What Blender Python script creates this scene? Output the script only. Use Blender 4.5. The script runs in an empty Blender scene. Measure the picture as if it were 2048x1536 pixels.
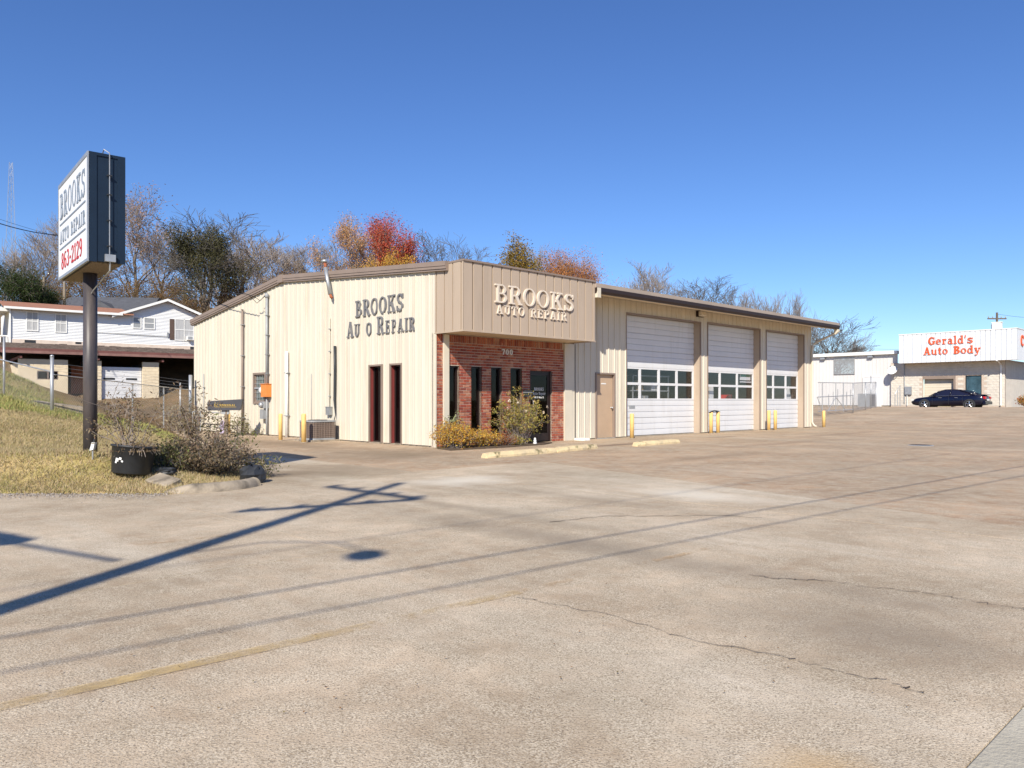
import bpy, math, random
import numpy as np
from mathutils import Vector, Matrix

R = math.radians
S = bpy.context.scene
COL = S.collection
random.seed(7)

# ------------------------------------------------------------------ camera
CAMZ, FPX = 1.26, 1529.0
cd = bpy.data.cameras.new('camera')
cam = bpy.data.objects.new('camera', cd); COL.objects.link(cam)
cam.location = (0, 0, CAMZ); cam.rotation_euler = (R(90), 0, 0)
cd.sensor_width = 36; cd.lens = FPX / 2048 * 36; cd.shift_y = 33 / 2048
cd.clip_start = 0.1; cd.clip_end = 4000
S.camera = cam

# ------------------------------------------------------------------ sky, sun, exposure
SUN_EL = R(37.0)
SUN_AZ = math.atan2(0.195, 1.0)            # the light travels towards +Y and a little +X
w = bpy.data.worlds.new('World'); S.world = w; w.use_nodes = True
nt = w.node_tree; bg = nt.nodes['Background']
sky = nt.nodes.new('ShaderNodeTexSky'); sky.sky_type = 'NISHITA'; sky.sun_disc = False
sky.sun_elevation = SUN_EL; sky.sun_rotation = math.pi + SUN_AZ
sky.altitude = 150; sky.air_density = 1.0; sky.dust_density = 0.0; sky.ozone_density = 7.5
hs = nt.nodes.new('ShaderNodeHueSaturation'); hs.inputs['Hue'].default_value = .509; hs.inputs['Saturation'].default_value = 1.08; hs.inputs['Value'].default_value = 1.0
nt.links.new(sky.outputs[0], hs.inputs['Color']); nt.links.new(hs.outputs[0], bg.inputs[0]); bg.inputs[1].default_value = 0.100
ld = bpy.data.lights.new('sun', 'SUN'); sun = bpy.data.objects.new('sun', ld); COL.objects.link(sun)
ld.energy = 4.6; ld.angle = R(0.53); ld.color = (1.0, 0.935, 0.81)
dv = Vector((math.sin(SUN_AZ) * math.cos(SUN_EL), math.cos(SUN_AZ) * math.cos(SUN_EL), -math.sin(SUN_EL)))
sun.rotation_euler = dv.to_track_quat('-Z', 'Y').to_euler(); sun.location = (-10, -40, 40)
vs = S.view_settings; vs.view_transform = 'Standard'; vs.look = 'None'; vs.gamma = 1; vs.use_curve_mapping = False
vs.exposure = 0.54

# ------------------------------------------------------------------ helpers
class MB:
    def __init__(s): s.V = []; s.F = []; s.M = []
    def add(s, v, f, m=0):
        o = len(s.V); s.V += [tuple(p) for p in v]; s.F += [tuple(i + o for i in q) for q in f]; s.M += [m] * len(f); return s
    def box(s, x0, y0, z0, x1, y1, z1, m=0):
        return s.add([(x0, y0, z0), (x1, y0, z0), (x1, y1, z0), (x0, y1, z0), (x0, y0, z1), (x1, y0, z1), (x1, y1, z1), (x0, y1, z1)],
                     [(0, 3, 2, 1), (4, 5, 6, 7), (0, 1, 5, 4), (1, 2, 6, 5), (2, 3, 7, 6), (3, 0, 4, 7)], m)
    def cham(s, x0, y0, z0, x1, y1, z1, c, m=0):   # box with chamfered top edges
        v = [(x0, y0, z0), (x1, y0, z0), (x1, y1, z0), (x0, y1, z0), (x0, y0, z1 - c), (x1, y0, z1 - c), (x1, y1, z1 - c), (x0, y1, z1 - c),
             (x0 + c, y0 + c, z1), (x1 - c, y0 + c, z1), (x1 - c, y1 - c, z1), (x0 + c, y1 - c, z1)]
        return s.add(v, [(0, 3, 2, 1), (0, 1, 5, 4), (1, 2, 6, 5), (2, 3, 7, 6), (3, 0, 4, 7), (4, 5, 9, 8), (5, 6, 10, 9), (6, 7, 11, 10), (7, 4, 8, 11), (8, 9, 10, 11)], m)
    def tube(s, pts, r, n=8, cap=True, m=0):
        pts = [Vector(p) for p in pts]; k = len(pts); rr = r if isinstance(r, (list, tuple)) else [r] * k
        V = []; up = None
        for i, p in enumerate(pts):
            d = (pts[min(i + 1, k - 1)] - pts[max(i - 1, 0)])
            d = d.normalized() if d.length > 1e-9 else Vector((0, 0, 1))
            if up is None:
                up = Vector((0, 0, 1)) if abs(d.z) < .9 else Vector((1, 0, 0))
            a = d.cross(up)
            if a.length < 1e-6: a = d.cross(Vector((0, 1, 0)))
            a.normalize(); b = a.cross(d).normalized(); up = b
            for j in range(n):
                t = 2 * math.pi * j / n; V.append(p + (a * math.cos(t) + b * math.sin(t)) * rr[i])
        Fc = [(i * n + j, i * n + (j + 1) % n, (i + 1) * n + (j + 1) % n, (i + 1) * n + j) for i in range(k - 1) for j in range(n)]
        if cap: Fc += [tuple(range(n))[::-1], tuple((k - 1) * n + j for j in range(n))]
        return s.add(V, Fc, m)
    def lathe(s, prof, n=16, c=(0, 0, 0), m=0, M=None):
        V = []
        for r, z in prof:
            for j in range(n):
                t = 2 * math.pi * j / n; p = Vector((r * math.cos(t), r * math.sin(t), z))
                if M is not None: p = M @ p
                V.append(p + Vector(c))
        k = len(prof)
        Fc = [(i * n + j, i * n + (j + 1) % n, (i + 1) * n + (j + 1) % n, (i + 1) * n + j) for i in range(k - 1) for j in range(n)]
        Fc += [tuple(range(n))[::-1], tuple((k - 1) * n + j for j in range(n))]
        return s.add(V, Fc, m)
    def prism(s, poly, f0, f1, m=0):
        n = len(poly); V = [f0(*p) for p in poly] + [f1(*p) for p in poly]
        return s.add(V, [tuple(range(n))[::-1], tuple(range(n, 2 * n))] + [(i, (i + 1) % n, n + (i + 1) % n, n + i) for i in range(n)], m)
    def mesh(s, name):
        me = bpy.data.meshes.new(name); me.from_pydata(s.V, [], s.F); return me
    def build(s, name, mats, parent=None, smooth=False, loc=None):
        me = s.mesh(name)
        if not isinstance(mats, (list, tuple)): mats = [mats]
        for m in mats: me.materials.append(m)
        if len(mats) > 1: me.polygons.foreach_set('material_index', s.M)
        if smooth: me.polygons.foreach_set('use_smooth', [True] * len(me.polygons))
        return put(name, me, parent, loc)

def put(name, me, parent=None, loc=None):
    o = bpy.data.objects.new(name, me); COL.objects.link(o)
    if parent: o.parent = parent
    if loc: o.location = loc
    return o
def tag(o, label, cat, group=None):
    o['label'] = label; o['category'] = cat
    if group: o['group'] = group
    return o
def thing(name, label, cat, loc=(0, 0, 0), rz=0, group=None):
    o = bpy.data.objects.new(name, None); COL.objects.link(o); o.empty_display_size = .3
    o.location = loc; o.rotation_euler = (0, 0, rz); return tag(o, label, cat, group)
def struct(o): o['kind'] = 'structure'; return o
def stuff(o, label=None, cat=None):
    o['kind'] = 'stuff'
    if label: o['label'] = label
    if cat: o['category'] = cat
    return o
def copy_tree(o, parent=None):
    c = o.copy(); COL.objects.link(c); c.parent = parent
    for ch in list(o.children): copy_tree(ch, c)
    return c
def np_mesh(name, V, F, mat_idx=None):
    """V (n,3), F (m,k) arrays of equal-sized faces"""
    me = bpy.data.meshes.new(name); V = np.asarray(V, dtype=np.float32); F = np.asarray(F, dtype=np.int32); k = F.shape[1]
    me.vertices.add(len(V)); me.vertices.foreach_set('co', V.ravel())
    me.loops.add(F.size); me.loops.foreach_set('vertex_index', F.ravel())
    me.polygons.add(len(F)); me.polygons.foreach_set('loop_start', np.arange(0, F.size, k, dtype=np.int32))
    me.polygons.foreach_set('loop_total', np.full(len(F), k, dtype=np.int32))
    if mat_idx is not None: me.polygons.foreach_set('material_index', np.asarray(mat_idx, dtype=np.int32))
    me.update(calc_edges=True); me.validate(); return me

# ------------------------------------------------------------------ materials
def mat(name, col, rough=.6, var=.12, scale=3.0, bump=0.0, bscale=None, metal=0.0, spec=.4, obj=False, alt=None, stretch=None, island=0.0, hues=None, detail=5):
    m = bpy.data.materials.new(name); m.use_nodes = True; N = m.node_tree.nodes; L = m.node_tree.links
    b = N['Principled BSDF']; b.inputs['Roughness'].default_value = rough; b.inputs['Metallic'].default_value = metal
    b.inputs['Specular IOR Level'].default_value = spec
    tc = N.new('ShaderNodeTexCoord'); src = tc.outputs['Object']
    if stretch:
        mp = N.new('ShaderNodeMapping'); mp.inputs['Scale'].default_value = stretch; L.new(src, mp.inputs[0]); src = mp.outputs[0]
    no = N.new('ShaderNodeTexNoise'); no.inputs['Scale'].default_value = scale; no.inputs['Detail'].default_value = detail; no.inputs['Roughness'].default_value = .65
    L.new(src, no.inputs['Vector'])
    mx = N.new('ShaderNodeMix'); mx.data_type = 'RGBA'
    c0 = [max(0, c * (1 - var)) for c in col[:3]]; c1 = [min(1, c * (1 + var)) for c in col[:3]]
    if alt: c0 = alt
    mr = N.new('ShaderNodeMapRange'); mr.inputs[1].default_value = .3; mr.inputs[2].default_value = .7
    L.new(no.outputs[0], mr.inputs[0]); L.new(mr.outputs[0], mx.inputs[0])
    mx.inputs[6].default_value = (*c0, 1); mx.inputs[7].default_value = (*c1, 1)
    out = mx.outputs[2]
    if hues:      # colour ramp picked by object / island random
        oi = N.new('ShaderNodeObjectInfo'); ge = N.new('ShaderNodeNewGeometry')
        ad = N.new('ShaderNodeMath'); ad.operation = 'ADD'; fr = N.new('ShaderNodeMath'); fr.operation = 'FRACT'
        L.new(oi.outputs['Random'], ad.inputs[0]); L.new(ge.outputs['Random Per Island'], ad.inputs[1]); L.new(ad.outputs[0], fr.inputs[0])
        rp = N.new('ShaderNodeValToRGB'); cr = rp.color_ramp
        cr.elements[0].position = 0; cr.elements[0].color = (*hues[0], 1); cr.elements[1].position = 1; cr.elements[1].color = (*hues[-1], 1)
        for i, h in enumerate(hues[1:-1]):
            e = cr.elements.new((i + 1) / (len(hues) - 1)); e.color = (*h, 1)
        L.new(fr.outputs[0], rp.inputs[0])
        m2 = N.new('ShaderNodeMix'); m2.data_type = 'RGBA'; m2.blend_type = 'MULTIPLY'; m2.inputs[0].default_value = 1
        L.new(rp.outputs[0], m2.inputs[6]); L.new(out, m2.inputs[7]); out = m2.outputs[2]
    L.new(out, b.inputs['Base Color'])
    if bump:
        n2 = N.new('ShaderNodeTexNoise'); n2.inputs['Scale'].default_value = bscale or scale * 6; n2.inputs['Detail'].default_value = 4; L.new(src, n2.inputs['Vector'])
        bp = N.new('ShaderNodeBump'); bp.inputs['Strength'].default_value = bump; bp.inputs['Distance'].default_value = .02
        L.new(n2.outputs[0], bp.inputs['Height']); L.new(bp.outputs[0], b.inputs['Normal'])
    return m
def glass(name, tint=(.5, .55, .55), refl=.12, rough=.02, ior=1.33):
    m = bpy.data.materials.new(name); m.use_nodes = True; N = m.node_tree.nodes; L = m.node_tree.links
    N.remove(N['Principled BSDF']); out = N['Material Output']
    t = N.new('ShaderNodeBsdfTransparent'); t.inputs[0].default_value = (*tint, 1)
    g = N.new('ShaderNodeBsdfGlossy'); g.inputs['Roughness'].default_value = rough
    lw = N.new('ShaderNodeLayerWeight'); pw = N.new('ShaderNodeMath'); pw.operation = 'POWER'; pw.inputs[1].default_value = 5; L.new(lw.outputs['Facing'], pw.inputs[0])
    f0 = ((ior - 1) / (ior + 1)) ** 2 + max(0, refl) * .3; ad = N.new('ShaderNodeMath'); ad.operation = 'MULTIPLY_ADD'; L.new(pw.outputs[0], ad.inputs[0]); ad.inputs[1].default_value = 1 - f0; ad.inputs[2].default_value = f0
    mx = N.new('ShaderNodeMixShader'); L.new(ad.outputs[0], mx.inputs[0]); L.new(t.outputs[0], mx.inputs[1]); L.new(g.outputs[0], mx.inputs[2])
    L.new(mx.outputs[0], out.inputs[0]); return m
def leafmat(name, hues, var=.25, trans=.25):
    m = mat(name, (1, 1, 1), .75, var, .35, hues=hues, spec=.15)
    N = m.node_tree.nodes; L = m.node_tree.links; b = N['Principled BSDF']
    tr = N.new('ShaderNodeBsdfTranslucent'); mx = N.new('ShaderNodeMixShader'); mx.inputs[0].default_value = trans
    src = b.inputs['Base Color'].links[0].from_socket; L.new(src, tr.inputs[0])
    L.new(b.outputs[0], mx.inputs[1]); L.new(tr.outputs[0], mx.inputs[2]); L.new(mx.outputs[0], N['Material Output'].inputs[0]); return m

CREAM = (.60, .545, .45)
M = dict(
    siding=mat('cream_siding', CREAM, .45, .07, 1.6, stretch=(1, 1, .12), spec=.35),
    cream=mat('cream_trim', (.62, .56, .45), .5, .06, 1.5),
    taupe=mat('taupe_metal', (.43, .34, .26), .5, .07, .7, stretch=(1, 1, .3), spec=.3),
    brown=mat('brown_trim', (.25, .19, .155), .5, .1, 1.2),
    dkbrown=mat('dark_brown_metal', (.028, .016, .013), .5, .15, 2),
    roofm=mat('roof_metal', (.36, .29, .235), .5, .1, .8),
    soffit=mat('soffit_board', (.72, .60, .42), .6, .06, 1),
    white=mat('white_steel', (.68, .68, .69), .45, .04, .8, spec=.35),
    whitep=mat('white_paint', (.78, .77, .74), .55, .07, 2),
    tan=mat('tan_door_paint', (.47, .335, .225), .5, .07, 1.5),
    mortar=mat('mortar', (.52, .42, .34), .9, .2, 14, bump=.4),
    brick=mat('red_brick', (1, 1, 1), .85, .35, 16, bump=.5, bscale=60, hues=[(.38, .075, .04), (.46, .14, .07), (.25, .045, .03), (.52, .20, .105), (.40, .095, .05), (.32, .065, .042), (.52, .26, .16), (.22, .045, .034), (.43, .13, .07)]),
    frame=mat('bronze_frame', (.022, .014, .013), .35, .1, 4, spec=.4),
    redframe=mat('maroon_frame', (.20, .04, .036), .5, .12, 3),
    glass=glass('door_glass', (.93, .93, .95), .06, .03, 1.45),
    dglass=glass('dark_glass', (.45, .45, .48), .0, .02, 1.4),
    yellow=mat('yellow_paint', (.76, .50, .18), .6, .1, 5, bump=.1),
    ystop=mat('worn_yellow_concrete', (.70, .55, .31), .8, .14, 4, bump=.4, bscale=40, alt=(.52, .42, .27)),
    black=mat('black_plastic', (.030, .032, .036), .5, .25, 4),
    steel=mat('galvanised_steel', (.42, .43, .44), .42, .12, 6, metal=.55),
    grey=mat('grey_metal', (.30, .31, .32), .5, .12, 4),
    rust=mat('rusty_pipe', (.33, .10, .045), .8, .35, 9),
    orange=mat('orange_box_paint', (.70, .24, .06), .55, .12, 5),
    conc=mat('weathered_concrete', (.29, .24, .18), .9, .35, 5, bump=.5, bscale=40),
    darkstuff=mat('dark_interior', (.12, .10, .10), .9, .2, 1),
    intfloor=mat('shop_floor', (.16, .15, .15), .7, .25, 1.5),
    navy=mat('navy_cabinet', (.008, .018, .036), .42, .2, 1.5, spec=.35),
    pole=mat('worn_dark_pole', (.07, .058, .055), .45, .35, 3, stretch=(3, 3, .5), spec=.4, alt=(.035, .032, .038)),
    wood=mat('weathered_wood', (.20, .15, .10), .85, .3, 6, stretch=(6, 6, .6), bump=.3),
    polewood=mat('pole_wood', (.26, .21, .155), .85, .25, 4, stretch=(5, 5, .4)),
    letgrey=mat('faded_grey_letter', (.095, .098, .115), .75, .35, 7, alt=(.20, .19, .18)),
    letcream=mat('cream_letter', (.66, .57, .47), .55, .06, 3),
    letsign=mat('grey_sign_print', (.20, .24, .30), .6, .2, 6),
    letred=mat('red_sign_print', (.42, .025, .03), .6, .12, 6),
    letorange=mat('orange_red_letter', (.68, .10, .025), .55, .08, 4),
    face=mat('white_sign_face', (.74, .74, .75), .4, .04, 1.2),
    gold=mat('gold_print', (.55, .36, .05), .5, .1, 5),
    pale=mat('pale_print', (.72, .72, .70), .6, .05, 5),
    bark=mat('bark', (.135, .11, .09), .95, .35, 3, stretch=(2, 2, .5)),
    twig=mat('twig', (.29, .24, .205), .95, .25, .5),
    twigd=mat('dark_twig', (.15, .135, .12), .95, .3, .5),
    carpaint=mat('dark_blue_car_paint', (.004, .005, .018), .18, .1, 1, spec=.6),
    carblue=mat('bright_blue_paint', (.02, .09, .28), .2, .1, 1, spec=.6),
    chrome=mat('chrome', (.65, .66, .68), .2, .05, 3, metal=.9),
    tyre=mat('tyre', (.018, .018, .018), .85, .2, 5),
    tail=mat('tail_light', (.45, .01, .015), .25, .1, 3),
    lamp=mat('headlamp', (.6, .6, .58), .2, .05, 3),
    block=mat('beige_block', (.60, .545, .47), .9, .10, 2.0, bump=.4, bscale=14),
    pblock=mat('cream_painted_block', (.70, .59, .42), .85, .08, 1.5, bump=.15),
    vinyl=mat('pale_blue_siding', (.73, .73, .73), .55, .05, .6),
    shing=mat('brown_shingle', (.33, .155, .095), .9, .2, 4, bump=.4),
    moss=mat('mossy_shingle', (.15, .115, .095), .95, .45, 2.2, bump=.6),
    slate=mat('grey_shingle', (.085, .088, .10), .9, .25, 3, bump=.4),
    maroon=mat('maroon_fascia', (.16, .065, .055), .7, .2, 2),
    curtain=mat('curtain', (.42, .42, .42), .9, .25, 5, stretch=(8, 8, .3)),
    rustdoor=mat('rust_brown_door', (.26, .09, .035), .8, .35, 3, stretch=(4, 4, .5)),
    shutter=mat('brown_shutter', (.10, .065, .05), .7, .1, 4),
    red=mat('red_plastic', (.6, .03, .03), .4, .1, 4),
    cardboard=mat('cardboard', (.40, .29, .18), .8, .1, 3),
    green=mat('green_sign', (.03, .22, .10), .6, .1, 3),
    soil=mat('soil', (.10, .07, .045), .95, .35, 8, bump=.6),
    wire=mat('black_wire', (.02, .02, .022), .6, .1, 3),
)

def pale_patches(m, c, sc, lo, hi):
    N = m.node_tree.nodes; L = m.node_tree.links; b = N['Principled BSDF']; src = b.inputs['Base Color'].links[0].from_socket
    ge = N.new('ShaderNodeNewGeometry'); no = N.new('ShaderNodeTexNoise'); no.inputs['Scale'].default_value = sc; no.inputs['Detail'].default_value = 3; L.new(ge.outputs['Position'], no.inputs[0])
    mr = N.new('ShaderNodeMapRange'); mr.inputs[1].default_value = lo; mr.inputs[2].default_value = hi; L.new(no.outputs[0], mr.inputs[0])
    mx = N.new('ShaderNodeMix'); mx.data_type = 'RGBA'; L.new(mr.outputs[0], mx.inputs[0]); L.new(src, mx.inputs[6]); mx.inputs[7].default_value = (*c, 1); L.new(mx.outputs[2], b.inputs['Base Color'])
pale_patches(M['brick'], (.50, .27, .18), 3.6, .60, .72)
pale_patches(M['ystop'], (.20, .17, .09), 5, .56, .70)
def streaks(m, c, amt):
    N = m.node_tree.nodes; L = m.node_tree.links; b = N['Principled BSDF']; src = b.inputs['Base Color'].links[0].from_socket
    ge = N.new('ShaderNodeNewGeometry'); mp = N.new('ShaderNodeMapping'); mp.inputs['Scale'].default_value = (2.6, 2.6, .22); L.new(ge.outputs['Position'], mp.inputs[0])
    no = N.new('ShaderNodeTexNoise'); no.inputs['Scale'].default_value = 1.6; no.inputs['Detail'].default_value = 6; no.inputs['Roughness'].default_value = .7; L.new(mp.outputs[0], no.inputs[0])
    mr = N.new('ShaderNodeMapRange'); mr.inputs[1].default_value = .52; mr.inputs[2].default_value = .72; mr.inputs[4].default_value = amt; L.new(no.outputs[0], mr.inputs[0])
    mx = N.new('ShaderNodeMix'); mx.data_type = 'RGBA'; L.new(mr.outputs[0], mx.inputs[0]); L.new(src, mx.inputs[6]); mx.inputs[7].default_value = (*c, 1); L.new(mx.outputs[2], b.inputs['Base Color'])
streaks(M['siding'], (.46, .38, .27), .5); streaks(M['white'], (.50, .48, .44), .35); streaks(M['taupe'], (.28, .22, .17), .35)
pale_patches(M['conc'], (.12, .10, .075), 4, .55, .75)

# ------------------------------------------------------------------ site geometry
TH = math.atan2(.6916, .7223)                       # both shops stand square to the road
CX, CY = -2.04, 20.5                                # near corner of the repair shop
US = (math.cos(TH), math.sin(TH)); UT = (-math.sin(TH), math.cos(TH))
def W(s, t, z=0): return Vector((CX + US[0] * s + UT[0] * t, CY + US[1] * s + UT[1] * t, z))
def ST(x, y): dx, dy = x - CX, y - CY; return dx * US[0] + dy * US[1], dx * UT[0] + dy * UT[1]
def at(u, v, Y): return Vector(((u - 1024) / FPX * Y, Y, CAMZ - (v - 801) / FPX * Y))
def sstep(a, b, x): t = np.clip((x - a) / (b - a), 0, 1); return t * t * (3 - 2 * t)
def lotz(s): return .80 * sstep(23.5, 45, s) - .14 * sstep(46, 50.5, s) + .10 * sstep(51, 53, s)

GRASS = [(-60, 10.0), (-7.2, 10.35), (-4.5, 10.3), (-3.85, 11.0), (-3.95, 12.5), (-5.0, 14.2), (-7.2, 17.6), (-9.6, 22.6), (-11.6, 26.8), (-14.0, 31.5), (-15, 33), (-12.0, 38.5), (0, 52), (16, 62), (19, 78), (60, 140), (60, 400), (-60, 400)]
def poly_sd(px, py, poly):
    """signed distance, positive inside"""
    px = np.asarray(px, float); py = np.asarray(py, float); d = np.full(px.shape, 1e9); ins = np.zeros(px.shape, bool)
    n = len(poly)
    for i in range(n):
        ax, ay = poly[i]; bx, by = poly[(i + 1) % n]
        ex, ey = bx - ax, by - ay; t = np.clip(((px - ax) * ex + (py - ay) * ey) / (ex * ex + ey * ey), 0, 1)
        d = np.minimum(d, np.hypot(px - ax - t * ex, py - ay - t * ey))
        c = ((ay > py) != (by > py))
        with np.errstate(divide='ignore', invalid='ignore'):
            ins ^= c & (px < (bx - ax) * (py - ay) / (by - ay + 1e-12) + ax)
    return np.where(ins, d, -d)
CTRL = []
def c_(u, v, Y): p = at(u, v, Y); CTRL.append((p.x, p.y, p.z))
for a in [(177, 903, 11.45), (60, 905, 12), (0, 900, 13), (-150, 900, 12.5), (0, 840, 17), (0, 790, 24), (0, 738, 36), (-200, 780, 20), (-300, 700, 30), (105, 827, 23), (55, 812, 26), (165, 836, 22), (230, 853, 21), (300, 861, 21.5), (20, 755, 34), (60, 796, 38)]: c_(*a)
for a in [(-40, 745, 33), (30, 776, 33), (0, 760, 30), (75, 808, 31)]: c_(*a)
CTRL += [(-5.4, 10.95, .22), (-5.0, 12.3, .10), (-4.5, 11.6, .08), (-9.8, 24, .12), (-8, 19, .2), (-13.2, 31, .05), (-15, 36, .45), (-20, 40, .8), (-31, 46, 1.1), (-26, 50, 1.03), (-20, 54, 1.03), (-14, 58, 1.1),
         (-33, 53, 4.2), (-38, 52, 5.0), (-46, 50, 5.4), (-24, 60, 5.0), (-37, 56, 5.2), (-25, 65, 5.3), (-15, 70, 5.4), (-12, 62, 3.0), (-44, 72, 8), (-20, 85, 9.0), (-60, 90, 12), (-40, 110, 14.5), (-90, 110, 17), (-70, 60, 9), (-60, 40, 6),
         (-25, 100, 11.5), (0, 95, 8.5), (10, 92, 7.5), (20, 100, 7), (-10, 130, 13), (-60, 150, 19), (30, 110, 6), (18, 70, 1.6), (10, 60, 1.2), (0, 55, 1.3), (5, 75, 4), (40, 90, 2), (45, 130, 4), (80, 200, 5), (-100, 250, 22), (0, 250, 14), (-40, 20, 2.5), (-30, 14, 1.2), (-25, 30, 2.4)]
CP = np.array(CTRL)
_D = np.hypot(CP[:, None, 0] - CP[None, :, 0], CP[:, None, 1] - CP[None, :, 1])
_W = np.linalg.solve(np.block([[_D, np.ones((len(CP), 1))], [np.ones((1, len(CP))), np.zeros((1, 1))]]), np.append(CP[:, 2], 0))
def hill(x, y):
    x = np.asarray(x, float); y = np.asarray(y, float); sh = x.shape
    q = np.clip(x.ravel(), -160, 120); p = np.clip(y.ravel(), 5, 260); out = np.zeros(q.size)
    for i in range(len(CP)): out += _W[i] * np.hypot(q - CP[i, 0], p - CP[i, 1])
    return (out + _W[-1]).reshape(sh)
def ground_z(x, y):
    x = np.asarray(x, float); y = np.asarray(y, float)
    s, t = (x - CX) * US[0] + (y - CY) * US[1], (x - CX) * UT[0] + (y - CY) * UT[1]
    base = lotz(s) - .07; d = poly_sd(x, y, GRASS)
    k = sstep(-.05, 1.15, d); edge = base + .10 * sstep(-.12, .10, d)
    return edge * (1 - k) + np.maximum(hill(x, y), base + .1) * k
def gz(x, y): return float(ground_z(np.array([x]), np.array([y]))[0])

# ------------------------------------------------------------------ ground sheet
def graded(segs):
    out = []
    for a, b, st in segs: out += list(np.arange(a, b, st))
    return np.array(out + [segs[-1][1]])
gx = graded([(-1500, -200, 100), (-200, -60, 8), (-60, -24, 1.5), (-24, -13, .5), (-13, -3.2, .14), (-3.2, 30, 1.4), (30, 120, 6), (120, 1500, 100)])
gy = graded([(-300, -20, 40), (-20, 9, 2.5), (9, 15, .12), (15, 26, .3), (26, 44, .8), (44, 110, 2), (110, 300, 10), (300, 2500, 120)])
GX, GY = np.meshgrid(gx, gy); GZ = ground_z(GX, GY)
near = (GY < 40) & (GX < 0)
rng = np.random.default_rng(3)
GZ = GZ + np.where(near & (poly_sd(GX, GY, GRASS) > .3), rng.normal(0, .008, GX.shape), 0)
ny, nx = GX.shape; idx = np.arange(nx * ny).reshape(ny, nx)
F = np.stack([idx[:-1, :-1].ravel(), idx[:-1, 1:].ravel(), idx[1:, 1:].ravel(), idx[1:, :-1].ravel()], 1)
gme = np_mesh('ground', np.stack([GX.ravel(), GY.ravel(), GZ.ravel()], 1), F)
def ground_mat():
    m = bpy.data.materials.new('dry_lawn_and_leaf_litter'); m.use_nodes = True; N = m.node_tree.nodes; L = m.node_tree.links
    b = N['Principled BSDF']; b.inputs['Roughness'].default_value = .95; b.inputs['Specular IOR Level'].default_value = .1
    tc = N.new('ShaderNodeTexCoord')
    def noise(sc, de=6):
        n = N.new('ShaderNodeTexNoise'); n.inputs['Scale'].default_value = sc; n.inputs['Detail'].default_value = de; n.inputs['Roughness'].default_value = .7; L.new(tc.outputs['Object'], n.inputs['Vector']); return n.outputs[0]
    def ramp(src, stops):
        r = N.new('ShaderNodeValToRGB'); L.new(src, r.inputs[0]); e = r.color_ramp.elements
        e[0].position, e[0].color = stops[0][0], (*stops[0][1], 1); e[1].position, e[1].color = stops[-1][0], (*stops[-1][1], 1)
        for p, c in stops[1:-1]: q = e.new(p); q.color = (*c, 1)
        return r.outputs[0]
    lawn = ramp(noise(1.2), [(.3, (.20, .21, .06)), (.45, (.36, .29, .11)), (.6, (.48, .36, .17)), (.75, (.40, .26, .12))])
    litter = ramp(noise(.8), [(.3, (.10, .075, .045)), (.5, (.19, .13, .07)), (.7, (.26, .16, .08))])
    sx = N.new('ShaderNodeSeparateXYZ'); L.new(tc.outputs['Object'], sx.inputs[0])
    mr = N.new('ShaderNodeMapRange'); mr.inputs[1].default_value = 13.2; mr.inputs[2].default_value = 17.5
    ma = N.new('ShaderNodeMath'); ma.operation = 'MULTIPLY_ADD'; L.new(sx.outputs[0], ma.inputs[0]); ma.inputs[1].default_value = .9; L.new(sx.outputs[1], ma.inputs[2]); L.new(ma.outputs[0], mr.inputs[0])
    mx = N.new('ShaderNodeMix'); mx.data_type = 'RGBA'; L.new(mr.outputs[0], mx.inputs[0]); L.new(lawn, mx.inputs[6]); L.new(litter, mx.inputs[7])
    L.new(mx.outputs[2], b.inputs['Base Color'])
    bp = N.new('ShaderNodeBump'); bp.inputs['Strength'].default_value = .7; bp.inputs['Distance'].default_value = .03; L.new(noise(30), bp.inputs['Height']); L.new(bp.outputs[0], b.inputs['Normal'])
    return m
gme.materials.append(ground_mat()); ground = struct(put('ground', gme))

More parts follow.
